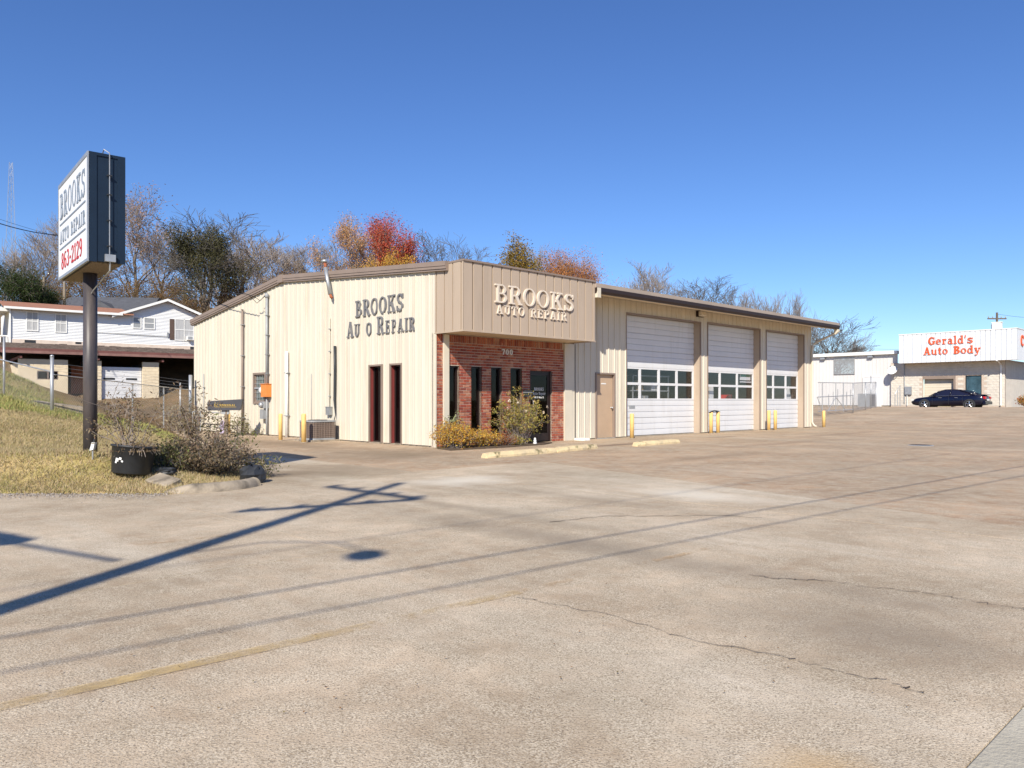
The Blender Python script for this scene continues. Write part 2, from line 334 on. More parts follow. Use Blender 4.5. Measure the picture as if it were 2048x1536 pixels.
# ------------------------------------------------------------------ parking lot of concrete slabs
def concrete_mat(name, pale):
    m = bpy.data.materials.new(name); m.use_nodes = True; N = m.node_tree.nodes; L = m.node_tree.links
    b = N['Principled BSDF']; b.inputs['Roughness'].default_value = .85; b.inputs['Specular IOR Level'].default_value = .25
    ge = N.new('ShaderNodeNewGeometry'); P = ge.outputs['Position']
    rot = N.new('ShaderNodeMapping'); rot.inputs['Rotation'].default_value = (0, 0, -TH); L.new(P, rot.inputs[0]); PS = rot.outputs[0]
    def noise(sc, de=5, v=P, ro=.6):
        n = N.new('ShaderNodeTexNoise'); n.inputs['Scale'].default_value = sc; n.inputs['Detail'].default_value = de; n.inputs['Roughness'].default_value = ro; L.new(v, n.inputs['Vector']); return n.outputs[0]
    def rng_(src, a, b_, c=0., d=1.):
        r = N.new('ShaderNodeMapRange'); r.inputs[1].default_value = a; r.inputs[2].default_value = b_; r.inputs[3].default_value = c; r.inputs[4].default_value = d; L.new(src, r.inputs[0]); return r.outputs[0]
    def mixc(f, a, c, mode='MIX'):
        x = N.new('ShaderNodeMix'); x.data_type = 'RGBA'; x.blend_type = mode
        for s_, v_ in ((0, f), (6, a), (7, c)):
            if isinstance(v_, (int, float)): x.inputs[s_].default_value = v_
            elif isinstance(v_, tuple): x.inputs[s_].default_value = (*v_, 1)
            else: L.new(v_, x.inputs[s_])
        return x.outputs[2]
    def mul(a, c):
        x = N.new('ShaderNodeMath'); x.operation = 'MULTIPLY'
        for i, v_ in enumerate((a, c)):
            if isinstance(v_, (int, float)): x.inputs[i].default_value = v_
            else: L.new(v_, x.inputs[i])
        return x.outputs[0]
    if pale: c1, c2 = (.64, .51, .365), (.40, .30, .20)
    else: c1, c2 = (.52, .345, .21), (.32, .195, .11)
    col = mixc(rng_(noise(.6, 8, P, .72), .40, .58), c1, c2)
    st = N.new('ShaderNodeMapping'); st.inputs['Scale'].default_value = (.10, .7, 1); L.new(PS, st.inputs[0])
    col = mixc(mul(rng_(noise(1.0, 6, st.outputs[0]), .46, .74), .7 if not pale else .45), col, (.25, .185, .12) if not pale else (.29, .24, .175))
    s2 = N.new('ShaderNodeMapping'); s2.inputs['Scale'].default_value = (.6, .12, 1); L.new(PS, s2.inputs[0])
    col = mixc(mul(rng_(noise(.9, 7, s2.outputs[0], .7), .50, .68), .8 if pale else .35), col, (.74, .66, .53))
    col = mixc(mul(rng_(noise(.22, 8, P, .72), .48, .62), .7 if pale else .5), col, (.28, .22, .145))
    # exposed aggregate: dark and light grains
    vo = N.new('ShaderNodeTexVoronoi'); vo.inputs['Scale'].default_value = 150; L.new(P, vo.inputs['Vector'])
    grain = rng_(vo.outputs['Color'], .2, .75); col = mixc(mul(rng_(noise(5, 4), .30, .60), .6), col, mixc(grain, (.25, .195, .13), (.68, .59, .45)))
    col = mixc(mul(rng_(noise(120, 2), .57, .64), .75), col, (.15, .115, .08))
    col = mixc(mul(rng_(noise(38, 3, P, .7), .62, .70), .55), col, (.20, .15, .11))
    # oil and tyre stains with their own shapes
    def stain(s0, t0, ls, lt, amt, c):
        nonlocal col
        sv = N.new('ShaderNodeMapping'); sv.vector_type = 'POINT'
        q = Vector((CX, CY)); a = -TH; ox = math.cos(a) * q.x - math.sin(a) * q.y; oy = math.sin(a) * q.x + math.cos(a) * q.y
        sv.inputs['Location'].default_value = (-(ox + s0) / ls, -(oy + t0) / lt, 0); sv.inputs['Scale'].default_value = (1 / ls, 1 / lt, 0); L.new(PS, sv.inputs[0])
        nn = N.new('ShaderNodeTexNoise'); nn.inputs['Scale'].default_value = 1.4; nn.inputs['Detail'].default_value = 5; L.new(P, nn.inputs['Vector'])
        ln = N.new('ShaderNodeVectorMath'); ln.operation = 'LENGTH'; L.new(sv.outputs[0], ln.inputs[0])
        ad = N.new('ShaderNodeMath'); ad.operation = 'MULTIPLY_ADD'; L.new(nn.outputs[0], ad.inputs[0]); ad.inputs[1].default_value = 1.1; L.new(ln.outputs[1] if len(ln.outputs) > 1 else ln.outputs[0], ad.inputs[2])
        col = mixc(mul(rng_(ad.outputs[0], 1.45, .65), amt), col, c)
    if pale:
        stain(-8.4, -14.5, .9, 1.2, .6, (.25, .20, .145)); stain(-7.6, -12.0, .45, 4.5, .6, (.24, .195, .145)); stain(-6.9, -9.2, .30, 4.0, .55, (.26, .21, .15)); stain(-5.2, -9.5, .35, 5, .35, (.26, .21, .15)); stain(-6.5, -4.0, 4.0, 1.9, .85, (.23, .175, .115)); stain(-5.0, -7.0, 1.3, .9, .7, (.70, .64, .53)); stain(-3.9, -10.5, .8, 1.5, .6, (.68, .62, .51))
        stain(-10.2, -15.1, .35, .3, .7, (.55, .36, .16))
    else:
        stain(4.5, -2.6, 4.0, .5, .75, (.17, .12, .085)); stain(10.8, -2.2, 1.8, .35, .6, (.20, .135, .09)); stain(16, -4.0, 5.5, .4, .5, (.23, .16, .11)); stain(8.5, -5.5, 5, .5, .4, (.22, .15, .10)); stain(-2.2, 5, 1.6, 9, .85, (.23, .165, .105)); stain(-2.5, -1.5, 3.0, 2.5, .75, (.23, .17, .11)); stain(2, -7, 4, .5, .5, (.24, .175, .115)); stain(12, -9, 7, .5, .4, (.26, .19, .12))
    L.new(col, b.inputs['Base Color'])
    bp = N.new('ShaderNodeBump'); bp.inputs['Strength'].default_value = .55; bp.inputs['Distance'].default_value = .012
    L.new(noise(90, 4), bp.inputs['Height']); L.new(bp.outputs[0], b.inputs['Normal'])
    return m
CPALE, CBROWN = concrete_mat('pale_aggregate_concrete', True), concrete_mat('brown_stained_concrete', False)
JOINT = mat('joint_dirt', (.10, .075, .055), .95, .3, 8)
lot = MB()
q0 = [(-40, -15.45), (60, -15.45), (60, 45), (-40, 45)]
ss = [-40, -20, 0, 22] + list(range(24, 62, 2))
for a, b_ in zip(ss[:-1], ss[1:]):
    lot.add([W(a, -15.45, lotz(a) - .014), W(b_, -15.45, lotz(b_) - .014), W(b_, 40 if a >= 20 else 18, lotz(b_) - .014), W(a, 40 if a >= 20 else 18, lotz(a) - .014)], [(0, 1, 2, 3)])
lot = struct(lot.build('parking_lot', JOINT))
def clip(poly, nx_, ny_, c):
    out = []
    for i in range(len(poly)):
        p, q = poly[i], poly[(i + 1) % len(poly)]; dp, dq = p[0] * nx_ + p[1] * ny_ - c, q[0] * nx_ + q[1] * ny_ - c
        if dp >= 0: out.append(p)
        if dp * dq < 0: k = dp / (dp - dq); out.append((p[0] + (q[0] - p[0]) * k, p[1] + (q[1] - p[1]) * k))
    return out
LN = (8.73, -2.39); LC = 8.73 * -1.40 + -2.39 * -5.53; LL = math.hypot(*LN); LN = (LN[0] / LL, LN[1] / LL); LC /= LL
def slab(poly, m, g=.006):
    if len(poly) < 3: return
    cx = sum(p[0] for p in poly) / len(poly); cy = sum(p[1] for p in poly) / len(poly)
    area = abs(sum(poly[i][0] * poly[(i + 1) % len(poly)][1] - poly[(i + 1) % len(poly)][0] * poly[i][1] for i in range(len(poly)))) / 2
    if area < .05: return
    inn = []
    for x, y in poly:
        d = math.hypot(x - cx, y - cy); k = max(0, 1 - g * 1.3 / d); inn.append((cx + (x - cx) * k, cy + (y - cy) * k))
    dz = random.uniform(-.002, .002)
    b_ = MB(); n = len(inn)
    b_.add([W(x, y, lotz(x) - .05) for x, y in inn] + [W(x, y, lotz(x) - .005 + dz) for x, y in inn] + [W(x + (cx - x) * .0015 / max(.1, math.hypot(x - cx, y - cy)), y + (cy - y) * .0015 / max(.1, math.hypot(x - cx, y - cy)), lotz(x) + dz) for x, y in inn],
           [tuple(range(2 * n, 3 * n))] + [(i, (i + 1) % n, n + (i + 1) % n, n + i) for i in range(n)] + [(n + i, n + (i + 1) % n, 2 * n + (i + 1) % n, 2 * n + i) for i in range(n)])
    b_.build('concrete_slab', m, lot)
def cells(S_, T_, m, side):
    for a, b_ in zip(S_[:-1], S_[1:]):
        for c, d in zip(T_[:-1], T_[1:]):
            if a >= 0 and c >= 0 and b_ <= 22.3 and d <= 16.7: continue      # under the building
            p = [(a, c), (b_, c), (b_, d), (a, d)]
            if side: p = clip(p, LN[0] * side, LN[1] * side, LC * side)
            slab(p, m)
cells([-40, -24, -17.5, -13.0, -4.6, 0], [-15.4, -10.6], CPALE, -1); cells([-40, -24, -17.5, -9.25, -4.6, 0], [-10.6, -5.2], CPALE, -1)
cells([-6, -3.3, 1.4, 6.1, 10.8, 15.5, 22.26], [-15.4, -11.3, -8.2, -5.2], CBROWN, 1)
cells([-14, -9.25, -4.6], [-5.2, 0], CPALE, 0)
cells([-4.6, 0], [-5.2, 0, 4.4, 9, 13, 17], CBROWN, 0); cells([-14, -9, -4.6], [0, 4.4, 9, 13, 17], CBROWN, 0)
cells([0, 4.7, 9.4, 13.3, 17.6, 22.26], [-5.2, 0], CBROWN, 0)
cells([22.26, 23.5, 26, 28, 30, 32, 34, 36, 38, 40, 42, 44, 46, 48, 50, 51, 52, 53, 56], [-15.4, -10, -5.2, 0], CBROWN, 0)
cells([22.26, 23.5, 26, 28, 30, 32, 34, 36, 38, 40, 42, 44, 46, 48, 50, 51, 52, 53], [0, 8, 16, 24, 34], CBROWN, 0)
# cracks: thin ribbons of dirt lying in the slabs
def crack(pts, wd, seed):
    rr = random.Random(seed); P = []
    for (u0, v0), (u1, v1) in zip(pts[:-1], pts[1:]):
        n = 9
        for i in range(n): k = i / n; P.append((u0 + (u1 - u0) * k, v0 + (v1 - v0) * k))
    P.append(pts[-1]); V = []
    for i, (u, v) in enumerate(P):
        Y = FPX * CAMZ / (v - 801); x = (u - 1024) / FPX * Y
        s, t = ST(x, Y); s += rr.uniform(-.025, .025); t += rr.uniform(-.02, .02); h = wd * rr.uniform(.35, 1)
        V += [W(s - h * .7, t - h * .7, .0045), W(s + h * .7, t + h * .7, .0045)]
    b_ = MB(); b_.add(V, [(2 * i, 2 * i + 1, 2 * i + 3, 2 * i + 2) for i in range(len(P) - 1)]); b_.build('crack', JOINT, lot)
crack([(1040, 1195), (1080, 1203), (1240, 1235), (1400, 1285), (1560, 1312), (1660, 1338), (1790, 1367), (1860, 1395)], .0045, 1)
crack([(1640, 1160), (1740, 1175), (1850, 1186), (1960, 1205), (2048, 1219)], .005, 2)
crack([(1500, 1150), (1560, 1158), (1640, 1162)], .007, 3)
crack([(1330, 1032), (1440, 1031), (1520, 1036)], .010, 4)
crack([(1100, 1045), (1200, 1033), (1330, 1032)], .012, 5)
# sidewalk by the road
sw = struct(MB().add([W(-40, -17.2, -.02), W(60, -17.2, -.02), W(60, -15.46, -.02), W(-40, -15.46, -.02)], [(0, 1, 2, 3)]).build('sidewalk', JOINT))
SWM = mat('sidewalk_concrete', (.42, .38, .30), .85, .14, 2.5, bump=.4, bscale=70)
xs = list(np.arange(-39.0, 40, 1.5)) ; xs = [x - .03 for x in xs]
for a, b_ in zip(xs[:-1], xs[1:]):
    if -20 < a < 20: MB().cham(0, 0, -.05, b_ - a - .012, 1.7, .006, .008).build('sidewalk_slab', SWM, sw).matrix_local = Matrix.Translation(W(a, -17.10, 0)) @ Matrix.Rotation(TH, 4, 'Z')
# worn yellow parking lines
def worn_mat(name, col, a, b_):
    m = mat(name, col, .85, .15, 5); N = m.node_tree.nodes; L = m.node_tree.links; p = N['Principled BSDF']
    ge = N.new('ShaderNodeNewGeometry'); no = N.new('ShaderNodeTexNoise'); no.inputs['Scale'].default_value = 9; no.inputs['Detail'].default_value = 9; no.inputs['Roughness'].default_value = .75; L.new(ge.outputs['Position'], no.inputs[0])
    n2 = N.new('ShaderNodeTexNoise'); n2.inputs['Scale'].default_value = .7; n2.inputs['Detail'].default_value = 2; L.new(ge.outputs['Position'], n2.inputs[0])
    ad = N.new('ShaderNodeMath'); ad.operation = 'ADD'; L.new(no.outputs[0], ad.inputs[0]); L.new(n2.outputs[0], ad.inputs[1])
    mr = N.new('ShaderNodeMapRange'); mr.inputs[1].default_value = a; mr.inputs[2].default_value = b_; mr.inputs[4].default_value = .8; L.new(ad.outputs[0], mr.inputs[0]); L.new(mr.outputs[0], p.inputs['Alpha']); return m
WORN = worn_mat('worn_yellow_line', (.56, .40, .18), .88, 1.28); WORN2 = worn_mat('ghost_yellow_line', (.55, .36, .17), .98, 1.3)
def line(s0, t0, s1, t1, wd, m):
    d = Vector((s1 - s0, t1 - t0)).normalized(); n = Vector((-d.y, d.x)) * wd / 2
    MB().add([W(s0 - n.x, t0 - n.y, .0055), W(s1 - n.x, t1 - n.y, .0055), W(s1 + n.x, t1 + n.y, .0055), W(s0 + n.x, t0 + n.y, .0055)], [(0, 1, 2, 3)]).build('parking_line', m, lot)
line(-14, -12.42, -9.2, -12.62, .10, WORN); line(-13, -8.6, -9.3, -9.35, .10, WORN2); line(-9.2, -12.62, -6.4, -12.7, .07, WORN2)
# drain cover
o = thing('drain_cover', 'small round dark iron cover set in the far brown concrete', 'drain cover', W(10.37, -8.67, 0), TH)
MB().lathe([(.33, -.02), (.33, .008), (.30, .012)], 24).build('rim', M['grey'], o, True)
b_ = MB()
for k in range(-4, 5): h = math.sqrt(max(.01, .27 ** 2 - (k * .06) ** 2)); b_.box(-h, k * .06 - .018, .0125, h, k * .06 + .018, .018)
b_.build('grate', M['dkbrown'], o)

# ------------------------------------------------------------------ lettering: a small slab-serif stroke font
def GL(ch, T=.2, t=.1):
    sh = .085; out = []
    def ln(x0, y0, x1, y1, w=T): out.append([((x0 - w / 2, y0), (x0 + w / 2, y0)), ((x1 - w / 2, y1), (x1 + w / 2, y1))])
    def bar(x0, x1, y, h=t): out.append([((x0, y - h / 2), (x0, y + h / 2)), ((x1, y - h / 2), (x1, y + h / 2))])
    def arc(cx, cy, rx, ry, a0, a1, tx=T, ty=t):
        n = max(6, int(abs(a1 - a0) / 18)); s = []
        for i in range(n + 1):
            a = R(a0 + (a1 - a0) * i / n); c, d = math.cos(a), math.sin(a); s.append(((cx + rx * c, cy + ry * d), (cx + (rx - tx) * c, cy + (ry - ty) * d)))
        out.append(s)
    def ser(x, y, hw=.19): bar(x - hw, x + hw, y + (sh / 2 if y < .5 else -sh / 2), sh)
    W_ = .8
    if ch == 'B': ln(.22, 0, .22, 1); bar(.02, .42, .955, .09); bar(.02, .42, .045, .09); bar(.3, .45, .51, .09); arc(.42, .735, .32, .265, -90, 90); arc(.42, .275, .38, .275, -90, 90); W_ = .84
    elif ch in 'RP':
        ln(.22, 0, .22, 1); bar(.02, .45, .955, .09); ser(.22, 0); bar(.3, .47, .48, .09); arc(.44, .72, .33, .28, -90, 90); W_ = .8
        if ch == 'R': ln(.5, .47, .74, .05, .2); bar(.66, .92, .045, .09); W_ = .92
    elif ch == 'O': arc(.44, .5, .44, .5, 0, 360); W_ = .9
    elif ch == 'Q': arc(.44, .5, .44, .5, 0, 360); ln(.5, .2, .75, -.1, .14); W_ = .9
    elif ch == '0': arc(.34, .5, .34, .5, 0, 360, .17, .09); W_ = .72
    elif ch in 'Ss':
        k = 1 if ch == 'S' else .68
        arc(.36, .735 * k, .33, .265 * k, 25, 270, .17, .1); arc(.36, .275 * k, .35, .275 * k, 90, -155, .17, .1); ln(.66, .7 * k, .66, .98 * k, .07); ln(.05, .02, .05, .32 * k, .07); W_ = .76
    elif ch == 'K': ln(.22, 0, .22, 1); ser(.22, 0); ser(.22, 1); ln(.36, .42, .72, .95, .12); ln(.46, .58, .76, .05, .2); bar(.56, .9, .955, .09); bar(.62, .96, .045, .09); W_ = .98
    elif ch == 'A': ln(.16, .05, .45, 1, .12); ln(.74, .05, .47, 1, .2); bar(.25, .66, .33, .09); bar(0, .34, .04, .08); bar(.56, .94, .04, .08); W_ = .94
    elif ch == 'U': ln(.2, .3, .2, 1, T); ln(.72, .3, .72, 1, .12); arc(.44, .32, .34, .32, 180, 360, .15, .1); ser(.2, 1); ser(.72, 1, .16); W_ = .9
    elif ch == 'T': ln(.4, 0, .4, 1); bar(0, .8, .955, .09); ln(.03, .72, .03, .95, .07); ln(.77, .72, .77, .95, .07); ser(.4, 0, .22); W_ = .82
    elif ch == 'E': ln(.2, 0, .2, 1); bar(.02, .7, .955, .09); bar(.02, .74, .045, .09); bar(.28, .55, .5, .09); ln(.68, .74, .68, .95, .07); ln(.72, .05, .72, .28, .07); ln(.54, .38, .54, .62, .06); W_ = .8
    elif ch == 'I': ln(.22, 0, .22, 1); ser(.22, 0); ser(.22, 1); W_ = .45
    elif ch == 'N': ln(.16, 0, .16, 1, .12); ln(.7, 0, .7, 1, .12); ln(.2, .95, .66, .05, .18); ser(.16, 0, .14); ser(.7, 1, .14); W_ = .88
    elif ch == 'M': ln(.14, 0, .14, 1, .12); ln(.86, 0, .86, 1, .18); ln(.16, .95, .5, .1, .14); ln(.82, .95, .52, .1, .1); W_ = 1.02
    elif ch == 'C': arc(.46, .5, .46, .5, 45, 315); ln(.8, .66, .8, .95, .08); W_ = .88
    elif ch == 'G': arc(.46, .5, .46, .5, 45, 330); ln(.8, .66, .8, .95, .08); ln(.78, .08, .78, .44, .18); bar(.56, .95, .44, .08); W_ = .98
    elif ch == '7': bar(0, .62, .93, .14); ln(.56, .9, .24, 0, .17); ln(.03, .72, .03, .95, .07); W_ = .66
    elif ch == '8': arc(.34, .74, .29, .26, 0, 360, .14, .09); arc(.34, .27, .34, .27, 0, 360, .15, .09); W_ = .74
    elif ch == '6': arc(.34, .3, .33, .3, 0, 360, .15, .09); arc(.4, .5, .39, .5, 65, 190, .15, .1); W_ = .74
    elif ch == '9': arc(.34, .7, .33, .3, 0, 360, .15, .09); arc(.28, .5, .39, .5, -115, 10, .15, .1); W_ = .74
    elif ch == '3': arc(.3, .745, .31, .255, -90, 150, .15, .1); arc(.3, .275, .35, .275, 90, -150, .16, .1); W_ = .7
    elif ch == '2': arc(.32, .7, .33, .3, 170, -20, .16, .1); ln(.56, .62, .14, .1, .17); bar(.03, .66, .06, .12); W_ = .72
    elif ch == '1': ln(.25, 0, .25, 1, .18); ln(.1, .78, .22, .97, .12); ser(.25, 0, .22); W_ = .52
    elif ch == '-': bar(.04, .4, .42, .14); W_ = .48
    elif ch == 'e': arc(.33, .34, .33, .34, 0, 310, .17, .08); bar(.12, .62, .36, .08); W_ = .72
    elif ch == 'o': arc(.34, .34, .34, .34, 0, 360, .17, .08); W_ = .72
    elif ch == 'a': arc(.26, .22, .25, .22, 60, 300, .14, .08); ln(.48, 0, .48, .5, .17); arc(.28, .5, .28, .19, 0, 150, .15, .1); bar(.42, .68, .04, .08); W_ = .7
    elif ch == 'd': arc(.3, .33, .3, .34, 30, 330, .16, .08); ln(.56, 0, .56, 1, .17); bar(.38, .6, .95, .08); bar(.5, .74, .04, .08); W_ = .78
    elif ch == 'l': ln(.2, 0, .2, 1, .17); bar(.02, .22, .95, .08); ser(.2, 0, .19); W_ = .44
    elif ch == 'i': ln(.2, 0, .2, .66, .17); ser(.2, 0, .19); ln(.2, .8, .2, .95, .16); W_ = .44
    elif ch == 'r': ln(.2, 0, .2, .67, .17); ser(.2, 0, .19); bar(.02, .22, .63, .08); arc(.42, .42, .24, .25, 40, 180, .1, .14); W_ = .66
    elif ch in 'n': ln(.18, 0, .18, .67, .16); arc(.38, .42, .28, .25, 0, 180, .15, .1); ln(.58, 0, .58, .45, .16); ser(.18, 0, .16); ser(.58, 0, .16); W_ = .78
    elif ch == 'u': ln(.16, .2, .16, .67, .16); arc(.36, .25, .28, .25, 180, 330, .15, .1); ln(.58, 0, .58, .67, .17); bar(.02, .18, .63, .08); bar(.52, .74, .04, .08); W_ = .78
    elif ch == 't': ln(.2, .2, .2, .9, .17); bar(.02, .44, .63, .08); arc(.34, .2, .225, .2, 180, 320, .15, .1); W_ = .5
    elif ch == 'p': ln(.18, -.28, .18, .67, .16); arc(.4, .33, .3, .34, -150, 150, .16, .08); ser(.18, -.28, .17); W_ = .76
    elif ch == 'y': ln(.14, .63, .38, .05, .18); ln(.62, .63, .3, -.25, .1); bar(0, .32, .63, .08); bar(.48, .76, .63, .08); arc(.18, -.2, .14, .1, 150, 360, .1, .08); W_ = .76
    elif ch == "'": ln(.12, .98, .06, .7, .13); W_ = .26
    elif ch == '.': ln(.1, 0, .1, .14, .14); W_ = .26
    elif ch == ' ': W_ = .5
    return W_, out
def text_width(txt, gap=.1): return sum(GL(c)[0] + gap for c in txt) - gap
def letters(txt, place, width, height, depth, m, parent, name='letter', base=0.0, caps=None, skip='', bold=1.0, gap=.12):
    """place(a, z, d): a along the text, z up, d out of the wall"""
    tot = sum((GL(c)[0]) * (caps[i] if caps else 1) + gap for i, c in enumerate(txt)) - gap; kx = width / tot; a = 0
    for i, c in enumerate(txt):
        cs = caps[i] if caps else 1; wd, strips = GL(c, .2 * bold, .1 * bold)
        if c != ' ' and c not in skip:
            b_ = MB()
            for j, s_ in enumerate(strips):
                dd = depth + j * .0012
                for (p0, p1), (q0_, q1_) in zip(s_[:-1], s_[1:]):
                    pass
                n = len(s_); V = []
                for (p, q) in s_:
                    for (x, y) in (p, q):
                        for d in (base, dd): V.append(place((a + x * cs) * kx, y * height * cs, d))
                Fc = []
                for k in range(n - 1):
                    o_ = k * 4; e = o_ + 4
                    Fc += [(o_ + 1, e + 1, e + 3, o_ + 3), (o_, o_ + 1, e + 1, e)[::-1], (o_ + 2, o_ + 3, e + 3, e + 2)]
                Fc += [(0, 1, 3, 2), tuple((n - 1) * 4 + k for k in (0, 2, 3, 1))]
                b_.add(V, Fc)
            b_.build(name, m, parent)
        a += wd * cs + gap

# ------------------------------------------------------------------ metal siding in panels
def rib_profile(kind):
    if kind == 'wall': return .3048, [(0, 0), (.085, 0), (.095, .006), (.11, .006), (.12, 0), (.185, 0), (.195, .006), (.21, .006), (.22, 0), (.252, 0), (.268, .030), (.290, .030), (.3045, .001)]
    if kind == 'rev': return .3429, [(0, 0), (.292, 0), (.294, -.055), (.337, -.055), (.341, -.001)]
    if kind == 'flat': return .3048, [(0, 0), (.27, 0), (.28, .03), (.295, .03), (.304, .001)]
def siding(parent, place, a0, a1, z0f, z1f, kind, m, panel=.9144, holes=(), breaks=(), name='siding_panel', proud=0):
    pitch, prof = rib_profile(kind); k0 = math.floor(a0 / pitch) - 1; knots = []
    while k0 * pitch < a1: knots += [(k0 * pitch + x, d) for x, d in prof]; k0 += 1
    def dep(a):
        for (x0, d0), (x1, d1) in zip(knots[:-1], knots[1:]):
            if x0 <= a <= x1: return d0 + (d1 - d0) * (a - x0) / max(1e-9, x1 - x0)
        return 0
    edges = list(np.arange(a0, a1 - .05, panel)) + [a1]
    for e0, e1 in zip(edges[:-1], edges[1:]):
        bk = sorted(set([e0, e1] + [h[i] for h in holes for i in (0, 1) if e0 < h[i] < e1] + [x for x in breaks if e0 < x < e1])); b_ = MB()
        for p0, p1 in zip(bk[:-1], bk[1:]):
            mid = (p0 + p1) / 2; cuts = sorted([(h[2], h[3]) for h in holes if h[0] < mid < h[1]])
            kn = [(p0, dep(p0))] + [k for k in knots if p0 + 1e-4 < k[0] < p1 - 1e-4] + [(p1, dep(p1))]
            lo = None; spans = []
            for c0, c1 in cuts: spans.append((lo, c0)); lo = c1
            spans.append((lo, None))
            for l, h in spans:
                if l is None and h is not None and h <= z0f(mid) + .01: continue
                V = []
                for x, d in kn: V += [place(x, z0f(x) if l is None else l, d + proud), place(x, z1f(x) if h is None else h, d + proud)]
                b_.add(V, [(2 * i, 2 * i + 2, 2 * i + 3, 2 * i + 1) for i in range(len(kn) - 1)])
        if b_.F: b_.build(name, m, parent)

# ================================================================== the auto repair shop
shop = thing('auto_repair_shop', 'cream metal auto repair shop with three white bay doors and a brick entrance', 'building', (CX, CY, 0), TH)
RIDGE = 8.6
def roof_z(y): return 5.60 - (RIDGE - y) * .0767 if y < RIDGE else 5.60 - (y - RIDGE) * .1155
GAB = lambda a, z, d: (-d, a, z); FRO = lambda a, z, d: (a, -d, z)
L_, D_ = 22.26, 16.58
# gable wall
gw = MB().box(.02, 0, -.05, .2, D_, .035).build('gable_wall', M['conc'], shop)
WG = [(1.55, 2.06, 0.0, 2.27), (2.54, 3.14, 0.0, 2.27), (9.96, 10.82, 1.22, 2.21)]
siding(gw, GAB, 0.02, D_, lambda a: .035, lambda a: roof_z(a) - .20, 'wall', M['siding'], holes=WG, breaks=(RIDGE,))
# front wall
fw = MB().box(5.06, .02, -.05, 8.23, .2, .03).build('front_wall', M['conc'], shop)
WF = [(6.59, 7.61, -.1, 2.18), (8.23, 12.82, -.1, 4.25), (13.35, 17.41, -.1, 4.28), (17.97, 21.49, -.1, 4.28)]
siding(fw, FRO, 5.56, L_, lambda a: .03, lambda a: 4.72, 'wall', M['siding'], holes=WF)
b_ = MB().box(5.06, -.06, .0, 5.40, .05, 3.05).box(5.40, -.035, 0, 5.56, .05, 3.05); b_.build('corner_trim', M['cream'], fw)
MB().box(5.555, -.048, .03, 5.575, -.036, 3.05).build('trim_joint', M['dkbrown'], fw)
# back and far walls close the shell
sw_ = MB().box(L_ - .03, .0, 0, L_, D_, 4.5)
for y0, y1 in ((0, RIDGE), (RIDGE, D_)): sw_.add([(L_ - .015, y0, 4.5), (L_ - .015, y1, 4.5), (L_ - .015, y1, roof_z(y1) - .1), (L_ - .015, y0, roof_z(y0) - .1)], [(0, 1, 2, 3)])
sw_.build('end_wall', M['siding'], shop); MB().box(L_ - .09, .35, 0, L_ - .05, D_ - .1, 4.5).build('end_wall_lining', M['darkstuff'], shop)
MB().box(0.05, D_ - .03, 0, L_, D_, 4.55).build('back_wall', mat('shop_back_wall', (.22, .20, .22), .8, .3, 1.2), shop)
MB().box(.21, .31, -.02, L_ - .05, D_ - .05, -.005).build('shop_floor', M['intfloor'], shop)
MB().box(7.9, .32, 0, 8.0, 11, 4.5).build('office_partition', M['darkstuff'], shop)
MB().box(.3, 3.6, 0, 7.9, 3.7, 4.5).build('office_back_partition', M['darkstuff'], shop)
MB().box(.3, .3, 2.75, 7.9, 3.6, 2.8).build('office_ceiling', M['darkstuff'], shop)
# roof
rf = MB()
for (x0, x1, ya) in ((-.10, 5.22, .02), (5.22, L_ + .30, -1.12)):
    rf.add([(x0, ya, roof_z(ya)), (x1, ya, roof_z(ya)), (x1, RIDGE, 5.6), (x0, RIDGE, 5.6), (x0, ya, roof_z(ya) - .06), (x1, ya, roof_z(ya) - .06), (x1, RIDGE, 5.54), (x0, RIDGE, 5.54)], [(0, 1, 2, 3), (4, 7, 6, 5), (0, 4, 5, 1), (1, 5, 6, 2), (3, 7, 4, 0)])
rf.add([(-.1, RIDGE, 5.6), (L_ + .3, RIDGE, 5.6), (L_ + .3, D_ + .1, roof_z(D_ + .1)), (-.1, D_ + .1, roof_z(D_ + .1)), (-.1, RIDGE, 5.54), (L_ + .3, RIDGE, 5.54), (L_ + .3, D_ + .1, roof_z(D_ + .1) - .06), (-.1, D_ + .1, roof_z(D_ + .1) - .06)], [(0, 1, 2, 3), (4, 7, 6, 5), (1, 5, 6, 2), (3, 7, 4, 0), (2, 6, 7, 3)])
roof = rf.build('roof', M['roofm'], shop)
b_ = MB()
for k in range(int(L_ / .61)):
    x = .5 + k * .61; ya = .5 if x < 5.3 else .3
    b_.add([(x - .02, ya, roof_z(ya) + .004), (x + .02, ya, roof_z(ya) + .004), (x + .02, RIDGE, 5.604), (x - .02, RIDGE, 5.604), (x - .012, ya, roof_z(ya) + .05), (x + .012, ya, roof_z(ya) + .05), (x + .012, RIDGE, 5.65), (x - .012, RIDGE, 5.65)], [(0, 3, 7, 4), (1, 5, 6, 2), (4, 7, 6, 5), (0, 4, 5, 1)])
b_.build('roof_seams', M['roofm'], roof)
def rake(y0, y1, name):
    b_ = MB()
    for dx, top, bot in ((-.13, .025, -.10), (-.115, -.10, -.175), (-.09, -.175, -.225)):
        z0, z1 = roof_z(y0), roof_z(y1)
        b_.add([(dx, y0, z0 + bot), (dx, y1, z1 + bot), (dx, y1, z1 + top), (dx, y0, z0 + top), (.03, y0, z0 + bot), (.03, y1, z1 + bot), (.03, y1, z1 + top), (.03, y0, z0 + top)], [(0, 1, 2, 3), (4, 7, 6, 5), (0, 4, 5, 1), (3, 2, 6, 7), (0, 3, 7, 4), (1, 5, 6, 2)])
    b_.build(name, M['brown'], roof)
